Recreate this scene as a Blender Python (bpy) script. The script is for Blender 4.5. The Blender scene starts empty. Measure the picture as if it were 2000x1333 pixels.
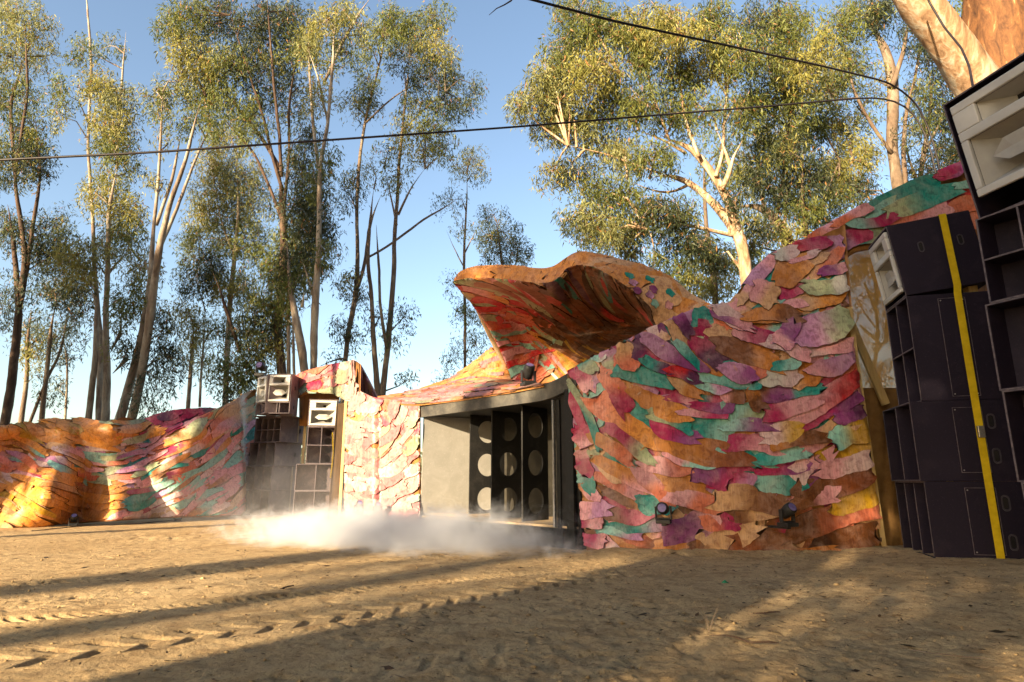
import bpy, math, random
import numpy as np
from mathutils import Matrix, Vector, Euler

# ------------------------------------------------------------------ camera, light, exposure
SC = bpy.context.scene
F = 1220.0; TH = math.radians(12.7); CAMH = 0.95
cam_d = bpy.data.cameras.new('camera'); cam = bpy.data.objects.new('camera', cam_d)
SC.collection.objects.link(cam); SC.camera = cam
cam.location = (0, 0, CAMH); cam.rotation_euler = (math.radians(90) + TH, 0, 0)
cam_d.sensor_width = 36; cam_d.lens = F * 36 / 2000; cam_d.clip_start = 0.05; cam_d.clip_end = 3000
cam_d.dof.use_dof = True; cam_d.dof.focus_distance = 8.5; cam_d.dof.aperture_fstop = 3.6

SUNDIR = Vector((0.6, 0.8, -0.268)).normalized()      # the way the light travels
w = bpy.data.worlds.new('World'); SC.world = w; w.use_nodes = True
nt = w.node_tree; nt.nodes.clear()
sky = nt.nodes.new('ShaderNodeTexSky'); sky.sky_type = 'NISHITA'; sky.sun_disc = False
sky.sun_elevation = math.radians(15); sky.sun_rotation = math.atan2(-0.6, -0.8)
sky.air_density = 1.0; sky.dust_density = 1.7; sky.ozone_density = 0.9
bg = nt.nodes.new('ShaderNodeBackground'); bg.inputs['Strength'].default_value = 0.090
out = nt.nodes.new('ShaderNodeOutputWorld')
nt.links.new(sky.outputs[0], bg.inputs[0]); nt.links.new(bg.outputs[0], out.inputs[0])
sun_d = bpy.data.lights.new('sun', 'SUN'); sun_d.energy = 4.8; sun_d.angle = math.radians(0.8); sun_d.color = (1.0, 0.78, 0.50)
sun = bpy.data.objects.new('sun', sun_d); SC.collection.objects.link(sun)
sun.rotation_euler = SUNDIR.to_track_quat('-Z', 'Y').to_euler(); sun.location = (-12, -16, 8)
vs = SC.view_settings; vs.view_transform = 'Standard'; vs.look = 'None'; vs.gamma = 1.0; vs.exposure = 1.92; vs.use_curve_mapping = False
cy = SC.cycles
cy.max_bounces = 6; cy.transparent_max_bounces = 12; cy.volume_bounces = 2; cy.volume_step_rate = 1.5; cy.volume_max_steps = 160
cy.sample_clamp_indirect = 6.0; cy.caustics_reflective = False; cy.caustics_refractive = False

# ------------------------------------------------------------------ helpers
ST, CT = math.sin(TH), math.cos(TH)
def P(px, py, Y):
    """photo pixel (2000 wide) + distance along Y -> world point(s)"""
    px = np.asarray(px, float); py = np.asarray(py, float); Y = np.asarray(Y, float)
    x = (px - 1000) / F; y = (666.5 - py) / F
    dY = CT - y * ST; dZ = ST + y * CT
    t = Y / dY
    return np.stack(np.broadcast_arrays(x * t, Y, CAMH + dZ * t), -1)
def G(px, py, z=0.0):
    x = (px - 1000) / F; y = (666.5 - py) / F
    t = (z - CAMH) / (ST + y * CT)
    return np.array([x * t, (CT - y * ST) * t, z])

COL = SC.collection
def link(o, parent=None):
    COL.objects.link(o)
    if parent is not None: o.parent = parent
    return o
def tag(o, label=None, cat=None, group=None, kind=None):
    if label: o['label'] = label
    if cat: o['category'] = cat
    if group: o['group'] = group
    if kind: o['kind'] = kind
    return o
def empty(name, loc=(0, 0, 0), rot=(0, 0, 0)):
    o = bpy.data.objects.new(name, None); o.location = loc; o.rotation_euler = rot; o.empty_display_size = 0.2
    return link(o)
def mesh_np(name, V, Fc, mat, parent=None, col=None, smooth=False, loc=None):
    """V (n,3); Fc (m,4) quads array or list of faces; col (n,3)"""
    me = bpy.data.meshes.new(name)
    if isinstance(Fc, np.ndarray):
        k = Fc.shape[1]
        me.vertices.add(len(V)); me.vertices.foreach_set('co', np.ascontiguousarray(V, dtype=np.float32).ravel())
        me.loops.add(Fc.size); me.loops.foreach_set('vertex_index', np.ascontiguousarray(Fc, dtype=np.int32).ravel())
        me.polygons.add(len(Fc)); me.polygons.foreach_set('loop_start', np.arange(0, Fc.size, k, dtype=np.int32))
        me.update(calc_edges=True)
    else:
        me.from_pydata([tuple(map(float, v)) for v in V], [], [tuple(map(int, f)) for f in Fc])
        me.update()
    if col is not None:
        at = me.attributes.new('Col', 'FLOAT_COLOR', 'POINT')
        c4 = np.ones((len(V), 4), np.float32); c4[:, :3] = col
        at.data.foreach_set('color', c4.ravel())
    if smooth: me.polygons.foreach_set('use_smooth', np.ones(len(me.polygons), bool))
    if mat: me.materials.append(mat)
    o = bpy.data.objects.new(name, me)
    if loc is not None: o.location = loc
    return link(o, parent)

class MB:
    def __init__(s): s.v = []; s.f = []
    def add(s, V, Fc):
        b = len(s.v); s.v += [tuple(map(float, p)) for p in V]; s.f += [tuple(b + i for i in f) for f in Fc]; return s
    def box(s, x0, y0, z0, x1, y1, z1):
        return s.add([(x0,y0,z0),(x1,y0,z0),(x1,y1,z0),(x0,y1,z0),(x0,y0,z1),(x1,y0,z1),(x1,y1,z1),(x0,y1,z1)],
                     [(0,3,2,1),(4,5,6,7),(0,1,5,4),(1,2,6,5),(2,3,7,6),(3,0,4,7)])
    def hexa(s, p):  # 8 points, bottom 4 then top 4
        return s.add(p, [(0,3,2,1),(4,5,6,7),(0,1,5,4),(1,2,6,5),(2,3,7,6),(3,0,4,7)])
    def cyl(s, p0, p1, r0, r1=None, n=16, cap=True):
        return s.tube([p0, p1], [r0, r0 if r1 is None else r1], n, cap)
    def tube(s, pts, rad, n=8, cap=True):
        pts = [Vector(p) for p in pts]; rings = []
        up = Vector((0.13, 0.2, 1)).normalized(); prev = None
        for i, p in enumerate(pts):
            d = (pts[min(i+1, len(pts)-1)] - pts[max(i-1, 0)])
            d = d.normalized() if d.length > 1e-9 else Vector((0, 0, 1))
            if prev is None:
                a = d.cross(up if abs(d.dot(up)) < .95 else Vector((1, 0, 0))).normalized()
            else:
                a = (prev - d * prev.dot(d)); a = a.normalized() if a.length > 1e-6 else d.orthogonal().normalized()
            prev = a; b = d.cross(a)
            rings.append([p + (a * math.cos(2*math.pi*k/n) + b * math.sin(2*math.pi*k/n)) * rad[i] for k in range(n)])
        V = [q for r in rings for q in r]; Fc = []
        for i in range(len(rings)-1):
            for k in range(n):
                Fc.append((i*n+k, i*n+(k+1) % n, (i+1)*n+(k+1) % n, (i+1)*n+k))
        if cap:
            Fc.append(tuple(reversed(range(n)))); Fc.append(tuple((len(rings)-1)*n+k for k in range(n)))
        return s.add(V, Fc)
    def build(s, name, mat, parent=None, smooth=False, bevel=0, loc=None):
        o = mesh_np(name, s.v, s.f, mat, parent, smooth=smooth, loc=loc)
        if bevel:
            m = o.modifiers.new('bevel', 'BEVEL'); m.width = bevel; m.segments = 2; m.limit_method = 'ANGLE'
        return o

# numpy value noise
_rs = np.random.RandomState(7); _T = _rs.rand(256, 256)
def vnoise(x, y):
    xi = np.floor(x).astype(int); yi = np.floor(y).astype(int); fx = x - xi; fy = y - yi
    fx = fx*fx*(3-2*fx); fy = fy*fy*(3-2*fy)
    a = _T[xi & 255, yi & 255]; b = _T[(xi+1) & 255, yi & 255]; c = _T[xi & 255, (yi+1) & 255]; d = _T[(xi+1) & 255, (yi+1) & 255]
    return (a*(1-fx)+b*fx)*(1-fy)+(c*(1-fx)+d*fx)*fy
def fbm(x, y, o=4):
    r = 0; a = .5
    for i in range(o):
        r = r + a * vnoise(x * 2**i + 17.3*i, y * 2**i + 5.1*i); a *= .5
    return r

# ------------------------------------------------------------------ materials
def mat(name):
    m = bpy.data.materials.new(name); m.use_nodes = True; n = m.node_tree; n.nodes.clear()
    o = n.nodes.new('ShaderNodeOutputMaterial'); b = n.nodes.new('ShaderNodeBsdfPrincipled')
    n.links.new(b.outputs[0], o.inputs[0]); return m, n, b, o
def nd(n, t, **k):
    x = n.nodes.new(t)
    for a, v in k.items(): setattr(x, a, v)
    return x
def coords(n, scale=(1, 1, 1), kind='Object'):
    tc = nd(n, 'ShaderNodeTexCoord'); mp = nd(n, 'ShaderNodeMapping'); mp.inputs['Scale'].default_value = scale
    n.links.new(tc.outputs[kind], mp.inputs[0]); return mp.outputs[0]
def noise(n, vec, s, d=4, r=.55, dist=0):
    x = nd(n, 'ShaderNodeTexNoise'); x.inputs['Scale'].default_value = s; x.inputs['Detail'].default_value = d
    x.inputs['Roughness'].default_value = r; x.inputs['Distortion'].default_value = dist
    if vec is not None: n.links.new(vec, x.inputs['Vector'])
    return x.outputs['Fac']
def ramp(n, fac, stops):
    x = nd(n, 'ShaderNodeValToRGB'); e = x.color_ramp.elements
    while len(e) < len(stops): e.new(.5)
    for i, (p, c) in enumerate(stops):
        e[i].position = p; e[i].color = (c[0], c[1], c[2], 1) if hasattr(c, '__len__') else (c, c, c, 1)
    n.links.new(fac, x.inputs[0]); return x.outputs[0]
def mix(n, f, a, b, mode='MIX'):
    x = nd(n, 'ShaderNodeMix', data_type='RGBA', blend_type=mode)
    for i, v in ((0, f), (6, a), (7, b)):
        if isinstance(v, (int, float)): x.inputs[i].default_value = v
        elif isinstance(v, tuple): x.inputs[i].default_value = (*v, 1)
        else: n.links.new(v, x.inputs[i])
    return x.outputs[2]
def bump(n, b, h, strength=.3, dist=.01):
    x = nd(n, 'ShaderNodeBump'); x.inputs['Strength'].default_value = strength; x.inputs['Distance'].default_value = dist
    n.links.new(h, x.inputs['Height']); n.links.new(x.outputs[0], b.inputs['Normal'])
def plain(name, c1, c2, scale=6, rough=.6, bstr=.15, bscale=60, spec=.3, stretch=(1, 1, 1), metal=0, bd=.004):
    m, n, b, o = mat(name); v = coords(n, stretch)
    n.links.new(ramp(n, noise(n, v, scale, 5, .65), [(.3, c1), (.7, c2)]), b.inputs['Base Color'])
    b.inputs['Roughness'].default_value = rough; b.inputs['Specular IOR Level'].default_value = spec; b.inputs['Metallic'].default_value = metal
    if bstr: bump(n, b, noise(n, v, bscale, 3), bstr, bd)
    return m

M = {}
def dusty(name, base, dust, amt=(.45, .75), top=None):
    m, n, b, o = mat(name); v = coords(n)
    f = ramp(n, noise(n, v, 2.6, 6, .7, .4), [(amt[0], 0.0), (amt[1], 1.0)])
    g = ramp(n, noise(n, v, 55, 2, .6), [(.62, 0.0), (.72, 1.0)])
    c = mix(n, f, base, dust); c = mix(n, mix(n, .35, (0, 0, 0), g), c, tuple(min(1, x*1.8) for x in dust))
    n.links.new(c, b.inputs['Base Color']); b.inputs['Roughness'].default_value = .7; b.inputs['Specular IOR Level'].default_value = .25
    bump(n, b, noise(n, v, 90, 3), .25, .004); return m
M['cab'] = dusty('speaker_paint_dark', (.011, .007, .018), (.030, .022, .036), (.5, .85))
M['cab_hazed'] = dusty('speaker_paint_hazed', (.12, .095, .105), (.27, .215, .195))  # paler speaker paint: haze and sunlight on the far stacks put into colour
M['cab_edge'] = plain('speaker_worn_edge', (.05, .04, .055), (.17, .14, .15), 14, .7, .1)
M['white'] = plain('flare_white', (.40, .40, .39), (.50, .50, .49), 3, .35, .08, 60, .4)
M['handle'] = plain('handle_plastic', (.03, .026, .034), (.07, .06, .07), 9, .5, .1)
M['flare_shade'] = plain('flare_inner_shaded', (.28, .275, .26), (.38, .375, .35), 3, .5, .08)  # white flare paint darkened for the shade inside the horns
M['dark'] = plain('recess_shade_black', (.008, .008, .008), (.02, .018, .018), 6, .8, .1)  # near black: painted shade in throats and handle slots, black on the reveal
M['black'] = plain('black_plastic', (.012, .012, .013), (.03, .03, .032), 12, .4, .1)
M['chrome'] = plain('worn_steel', (.25, .25, .25), (.5, .48, .45), 18, .35, .1, metal=.8)
M['lens'] = plain('violet_lens', (.10, .08, .22), (.30, .24, .5), 5, .15, 0, spec=.6)
M['boxblack'] = dusty('stage_box_black', (.012, .012, .012), (.045, .042, .038), (.5, .85))
M['boxgrey'] = dusty('stage_box_grey', (.24, .235, .215), (.32, .31, .29), (.4, .8))
M['ply'] = plain('bare_plywood', (.36, .25, .14), (.55, .41, .25), 4, .7, .15, 50, stretch=(1, 1, .2))
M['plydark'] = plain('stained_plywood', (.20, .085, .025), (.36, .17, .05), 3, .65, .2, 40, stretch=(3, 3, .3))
M['batten'] = plain('pine_batten', (.36, .24, .09), (.52, .38, .17), 5, .6, .15, 40, stretch=(4, 4, .4))
M['strap'] = plain('yellow_webbing', (.52, .36, .004), (.72, .52, .012), 8, .6, .4, 300, .25)
M['strap_old'] = plain('grey_webbing', (.22, .17, .12), (.35, .28, .2), 8, .7, .4, 300)
M['cable'] = plain('black_rubber_cable', (.012, .010, .012), (.025, .02, .022), 12, .5, .2)
M['teal_back'] = plain('crimson_back', (.22, .03, .05), (.33, .07, .10), 3, .7, .1)

def shard_mat():
    m, n, b, o = mat('painted_plywood_shard')
    at = nd(n, 'ShaderNodeAttribute', attribute_name='Col')
    v = coords(n, kind='Object')
    blot = noise(n, v, 3.2, 6, .65, 1.2); fine = noise(n, v, 13, 4, .6, .6)
    gr = nd(n, 'ShaderNodeMapping'); gr.inputs['Scale'].default_value = (26, 26, 1.3); n.links.new(v, gr.inputs[0])
    grain = noise(n, gr.outputs[0], 2.2, 4, .6)
    col = at.outputs['Color']
    c = mix(n, ramp(n, blot, [(.42, 0.0), (.78, .36)]), col, (.60, .45, .40))          # watered-down paint
    c = mix(n, ramp(n, fine, [(.34, .60), (.52, 0.0)]), c, mix(n, 1.0, col, (.42, .26, .30), 'MULTIPLY'))
    c = mix(n, .55, c, mix(n, 1.0, c, ramp(n, grain, [(.3, .55), (.65, 1.15)]), 'MULTIPLY'))
    n.links.new(c, b.inputs['Base Color']); b.inputs['Roughness'].default_value = .42
    b.inputs['Specular IOR Level'].default_value = .35
    bump(n, b, grain, .35, .004); return m
M['shard'] = shard_mat()

def bark(name, light, mid, dark, sc=1.0, peel=.5):
    m, n, b, o = mat(name); v = coords(n, (1, 1, .28)); v2 = coords(n, (1, 1, .5))
    f = noise(n, v, 3.0*sc, 6, .65, .8); g = noise(n, v2, 14*sc, 4, .6)
    c = ramp(n, f, [(.30, dark), (peel, mid), (peel+.10, light), (.85, tuple(min(1, x*1.12) for x in light))])
    c = mix(n, .45, c, mix(n, 1.0, c, ramp(n, g, [(.3, .5), (.7, 1.15)]), 'MULTIPLY'))
    n.links.new(c, b.inputs['Base Color']); b.inputs['Roughness'].default_value = .75; b.inputs['Specular IOR Level'].default_value = .2
    bump(n, b, f, .6, .03); return m
M['bark_pale'] = bark('gum_bark_pale', (.36, .31, .24), (.25, .19, .14), (.11, .075, .05), 1, .47)
M['bark_mid'] = bark('gum_bark_grey', (.25, .20, .15), (.16, .115, .08), (.11, .07, .045), 1, .52)
M['bark_dark'] = bark('gum_bark_dark', (.13, .085, .055), (.075, .045, .03), (.05, .03, .02), 1, .5)
M['bark_cream'] = bark('gum_bark_cream', (.50, .42, .32), (.42, .27, .16), (.16, .09, .05), 1.9, .50)
M['bark_peel'] = bark('gum_bark_peeling', (.38, .24, .12), (.20, .09, .035), (.05, .025, .015), 2.2, .60)

def leaf_mat():
    m, n, b, o = mat('gum_leaves'); n.nodes.remove(b)
    at = nd(n, 'ShaderNodeAttribute', attribute_name='Col')
    d = nd(n, 'ShaderNodeBsdfPrincipled'); d.inputs['Roughness'].default_value = .5; d.inputs['Specular IOR Level'].default_value = .3
    t = nd(n, 'ShaderNodeBsdfTranslucent'); mx = nd(n, 'ShaderNodeMixShader'); mx.inputs[0].default_value = .34
    n.links.new(at.outputs['Color'], d.inputs['Base Color']); n.links.new(at.outputs['Color'], t.inputs['Color'])
    n.links.new(d.outputs[0], mx.inputs[1]); n.links.new(t.outputs[0], mx.inputs[2]); n.links.new(mx.outputs[0], o.inputs[0]); return m
M['leaf'] = leaf_mat()

def ground_mat():
    m, n, b, o = mat('sandy_dirt'); v = coords(n)
    a = noise(n, v, .55, 6, .6, .5); c1 = noise(n, v, 5.5, 7, .7, .3); c2 = noise(n, v, 38, 6, .75); c3 = noise(n, v, 190, 3, .7)
    c = ramp(n, a, [(.3, (.47, .325, .165)), (.7, (.58, .425, .235))])
    c = mix(n, ramp(n, c1, [(.32, .70), (.52, 0.0)]), c, (.22, .135, .065)); c = mix(n, ramp(n, noise(n, v, 1.3, 5, .7, .8), [(.54, 0.0), (.68, .55)]), c, (.20, .12, .06))
    c = mix(n, ramp(n, c2, [(.34, .75), (.46, 0.0)]), c, (.13, .08, .045))
    c = mix(n, ramp(n, c3, [(.62, 0.0), (.78, .5)]), c, (.62, .50, .34))
    n.links.new(c, b.inputs['Base Color']); b.inputs['Roughness'].default_value = .95; b.inputs['Specular IOR Level'].default_value = .1
    ad = nd(n, 'ShaderNodeMath', operation='MULTIPLY_ADD'); ad.inputs[1].default_value = .45
    n.links.new(c2, ad.inputs[0]); n.links.new(c1, ad.inputs[2])
    ad2 = nd(n, 'ShaderNodeMath', operation='MULTIPLY_ADD'); ad2.inputs[1].default_value = .18
    n.links.new(c3, ad2.inputs[0]); n.links.new(ad.outputs[0], ad2.inputs[2])
    bump(n, b, ad2.outputs[0], .8, .05); return m
M['ground'] = ground_mat()

def hessian_mat():
    m, n, b, o = mat('hessian_cloth'); n.nodes.remove(b)
    v = coords(n)
    wv = noise(n, v, 160, 2, .7); big = noise(n, v, 1.6, 4, .6)
    c = ramp(n, big, [(.3, (.50, .24, .05)), (.7, (.70, .42, .15))])
    d = nd(n, 'ShaderNodeBsdfDiffuse'); t = nd(n, 'ShaderNodeBsdfTranslucent'); tr = nd(n, 'ShaderNodeBsdfTransparent')
    tr.inputs[0].default_value = (1.0, .97, .93, 1)
    n.links.new(c, d.inputs[0]); n.links.new(c, t.inputs[0])
    m1 = nd(n, 'ShaderNodeMixShader'); m1.inputs[0].default_value = .4
    n.links.new(d.outputs[0], m1.inputs[1]); n.links.new(t.outputs[0], m1.inputs[2])
    m2 = nd(n, 'ShaderNodeMixShader'); n.links.new(ramp(n, wv, [(.44, .0), (.70, .30)]), m2.inputs[0])
    n.links.new(m1.outputs[0], m2.inputs[1]); n.links.new(tr.outputs[0], m2.inputs[2]); n.links.new(m2.outputs[0], o.inputs[0]); return m
M['hessian'] = hessian_mat()
M['sack'] = plain('brown_cloth', (.16, .085, .03), (.26, .15, .055), 5, .9, .5, 220, .1)

# ------------------------------------------------------------------ ground
def seg_dist(x, y, a, b):
    a = np.array(a); b = np.array(b); d = b - a; L = np.hypot(*d); d = d / L
    s = (x-a[0])*d[0] + (y-a[1])*d[1]; t = -(x-a[0])*d[1] + (y-a[1])*d[0]
    return s, t, L
# start, end, half width, tread spacing, tread half thickness, depth
TRACKS = [((-4.2, 4.30), (.9, 7.32), .12, .095, .024, .036), ((-3.1, 3.45), (1.2, 7.0), .21, .25, .040, .062), ((-6.5, 5.2), (-.8, 8.5), .14, .12, .028, .03), ((-2.0, 2.6), (1.2, 5.2), .2, .26, .04, .03)]
def gz(x, y, fine=True):
    x = np.asarray(x, float); y = np.asarray(y, float)
    z = .05*(fbm(x*.35+9, y*.35+3, 3)-.45)
    z = z + .07*np.clip((x-3.2)/2, 0, 1)*np.clip((y-5.5)/2.5, 0, 1)
    z = z + .075*np.exp(-((y-8.78)/.30)**2)*np.clip((x-.9)/.5, 0, 1)*np.clip((5.4-x)/.4, 0, 1)*(.4+vnoise(x*1.7, y*0+4))
    if fine:
        z0_ = z; mk = np.clip(fbm(x*.8+60, y*.8+20, 3)*2.6-.75, .25, 1.2)
        n1 = fbm(x*2.3+31, y*2.3+11, 4); z = z + .050*(n1-.47)
        r = 1-np.abs(2*fbm(x*4.1+3, y*4.1+40, 3)-.95); z = z + .020*(r-.7)
        n2 = vnoise(x*9+5, y*9+2)*vnoise(x*5+1, y*5+8); z = z - .055*np.clip(n2-.48, 0, 1)
        z = z + .014*(vnoise(x*17, y*17)-.5) + .010*(vnoise(x*33+7, y*33)-.5) - .022*np.clip(vnoise(x*12+50, y*12+9)-.74, 0, 1)/.26
        z = z0_ + (z-z0_)*mk
        for a, b, wd, sp_, lw_, dp_ in TRACKS:
            s_, t_, L_ = seg_dist(x, y, a, b); z = z*(1-.6*np.exp(-(t_/(wd*1.5))**4)*np.clip(s_/.4, 0, 1)*np.clip((L_-s_)/.5, 0, 1))
        for a, b, wd, sp_, lw_, dp_ in TRACKS:
            s, t, L = seg_dist(x, y, a, b)
            t = t + .05*np.sin(s*.9)
            fade = np.clip(s/.4, 0, 1)*np.clip((L+.3-s)/.6, 0, 1)*np.clip(.25+1.1*vnoise(s*1.3+wd*50, t*0+3), 0, 1)
            z = z - .012*fade*np.exp(-(t/(wd*1.1))**4)
            z = z + .018*fade*np.exp(-((np.abs(t)-wd*1.3)/.05)**2)*(.4+vnoise(s*7, t*7))
            for sg in (-1, 1):
                q = (s + sg*t*.8 + (0 if sg > 0 else sp_*.5)) / sp_
                lug = np.exp(-((q-np.round(q))*sp_/lw_)**4)
                side = np.clip((sg*t+.01)/.02, 0, 1)*np.clip((wd-sg*t)/.02, 0, 1)
                z = z - dp_*fade*lug*side*np.clip(.15+1.3*vnoise(np.round(q)*.73+sg*9+40, t*0+wd*30), .1, 1)*(.7+.6*vnoise(x*14, y*14))
    return z
rr = np.concatenate([[.25, .6, 1.0], np.geomspace(1.6, 11.5, 600), np.geomspace(11.6, 24, 110), np.geomspace(25, 1500, 26)])
th = np.concatenate([np.linspace(-42, 42, 700), np.linspace(45, 315, 60)])
th = np.radians(th)
R_, T_ = np.meshgrid(rr, th, indexing='ij'); X_ = R_*np.sin(T_); Y_ = R_*np.cos(T_)
amp = np.clip((40-R_)/15, 0, 1)
Z_ = gz(X_, Y_)*amp
nr, nth = R_.shape
V = np.stack([X_, Y_, Z_], -1).reshape(-1, 3); V = np.vstack([V, [[0, 0, 0]]])
i, j = np.meshgrid(np.arange(nr-1), np.arange(nth), indexing='ij'); j2 = (j+1) % nth
Fq = np.stack([i*nth+j, (i+1)*nth+j, (i+1)*nth+j2, i*nth+j2], -1).reshape(-1, 4)
gnd = mesh_np('ground', V, Fq[:, ::-1], M['ground'], smooth=True); gnd['kind'] = 'structure'

# ------------------------------------------------------------------ curved plywood surfaces and their painted shards
PAL = dict(M=(.36, .014, .085), P=(.64, .29, .32), L=(.42, .19, .34), T=(.012, .24, .21), A=(.22, .46, .40), O=(.46, .17, .03),
           B=(.17, .06, .018), W=(.60, .42, .41), Y=(.46, .26, .015), S=(.60, .16, .08), V=(.22, .045, .17), C=(.58, .34, .17),
           D=(.09, .02, .07), G=(.32, .37, .21), R=(.50, .015, .022), H=(.50, .48, .43), K=(.065, .024, .010), N=(.62, .25, .045), E=(.24, .065, .018),
           w=(.36, .21, .20), p=(.38, .13, .135), a=(.18, .29, .25), h=(.38, .34, .30), s=(.36, .11, .055), n=(.42, .17, .045), m=(.28, .02, .06), g=(.22, .25, .15))  # lower case: the same paints darkened to offset head-on sunlight
CAMP = np.array([0, 0, CAMH])
class Depth:
    """surface given as distance over the photo plane; coordinates are pixels"""
    def __init__(s, fn, clampf=None): s.fn = fn; s.cl = clampf
    def pos(s, u, v):
        if s.cl: u, v = s.cl(u, v)
        return P(u, v, s.fn(u, v))
def smooth_curve(pts, n=160, k=9, idx=None):
    pts = np.array(pts, float); d = np.r_[0, np.cumsum(np.hypot(np.diff(pts[:, 0]), np.diff(pts[:, 1])))]; d /= d[-1]
    t = np.linspace(0, 1, n); c = np.stack([np.interp(t, d, pts[:, i]) for i in range(pts.shape[1])], -1)
    if k:
        pad = np.vstack([2*c[0]-c[k:0:-1], c, 2*c[-1]-c[-2:-k-2:-1]]); ker = np.hanning(2*k+3)[1:-1]; ker /= ker.sum()
        c = np.stack([np.convolve(pad[:, i], ker, 'valid') for i in range(pts.shape[1])], -1)
    return c
class Loft:
    """through two or three curves of (px, py, Y); coordinates u 0..1000 along, v 0..400 across"""
    def __init__(s, *curves, bulge=None, k=9):
        s.c = []
        for c in curves:
            q = smooth_curve(c, 160, k); s.c.append(P(q[:, 0], q[:, 1], q[:, 2]))
        s.bulge = bulge
    def ev(s, i, a):
        a = np.clip(a, 0, 1)*159; i0 = np.clip(np.floor(a).astype(int), 0, 158); f = (a-i0)[..., None]
        return s.c[i][i0]*(1-f) + s.c[i][i0+1]*f
    def pos(s, u, v):
        a = np.asarray(u, float)/1000; b = np.clip(np.asarray(v, float)/400, -.02, 1.02)[..., None]
        if len(s.c) == 2: p = s.ev(0, a)*(1-b) + s.ev(1, a)*b
        else: p = s.ev(0, a)*(1-b)*(1-2*b) + s.ev(1, a)*4*b*(1-b) + s.ev(2, a)*b*(2*b-1)
        if s.bulge is not None: p = p + s.bulge(a, b[..., 0])
        return p
def normals(surf, u, v, e=2.0, toward=CAMP):
    du = surf.pos(u+e, v) - surf.pos(u-e, v); dv = surf.pos(u, v+e) - surf.pos(u, v-e)
    n = np.cross(du, dv); L = np.linalg.norm(n, axis=-1, keepdims=True); L[L < 1e-12] = 1; n = n/L
    p = surf.pos(u, v); s = np.sign(np.sum(n*(toward-p), -1, keepdims=True)); s[s == 0] = 1
    return p, n*s
def base_panel(name, surf, U, Vv, matl, parent, thick=.03):
    u, v = np.meshgrid(U, Vv, indexing='ij'); p, n = normals(surf, u, v); p = p - n*.004; q = p - n*thick
    a, b = u.shape; V = np.vstack([p.reshape(-1, 3), q.reshape(-1, 3)]); N = a*b
    i, j = np.meshgrid(np.arange(a-1), np.arange(b-1), indexing='ij')
    f = np.stack([i*b+j, (i+1)*b+j, (i+1)*b+j+1, i*b+j+1], -1).reshape(-1, 4)
    fs = [f, f[:, ::-1]+N]
    for e in (np.arange(a-1)*b, np.arange(a-1)*b+b-1): fs.append(np.stack([e, e+b, e+b+N, e+N], -1))
    for e in (np.arange(b-1), np.arange(b-1)+(a-1)*b): fs.append(np.stack([e, e+1, e+1+N, e+N], -1))
    return mesh_np(name, V, np.vstack(fs), matl, parent, smooth=False)
def grid_panel(name, pts3, matl, parent, thick=.03):  # from explicit world grid (a,b,3)
    p = pts3; a, b = p.shape[:2]
    du = np.gradient(p, axis=0); dv = np.gradient(p, axis=1); n = np.cross(du, dv); n /= np.maximum(np.linalg.norm(n, axis=-1, keepdims=True), 1e-9)
    s = np.sign(np.sum(n*(CAMP-p), -1, keepdims=True)); n = n*s; p = p-n*.004; q = p-n*thick
    V = np.vstack([p.reshape(-1, 3), q.reshape(-1, 3)]); N = a*b
    i, j = np.meshgrid(np.arange(a-1), np.arange(b-1), indexing='ij')
    f = np.stack([i*b+j, (i+1)*b+j, (i+1)*b+j+1, i*b+j+1], -1).reshape(-1, 4); fs = [f, f[:, ::-1]+N]
    for e in (np.arange(a-1)*b, np.arange(a-1)*b+b-1): fs.append(np.stack([e, e+b, e+b+N, e+N], -1))
    for e in (np.arange(b-1), np.arange(b-1)+(a-1)*b): fs.append(np.stack([e, e+1, e+1+N, e+N], -1))
    return mesh_np(name, V, np.vstack(fs), matl, parent)

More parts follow.
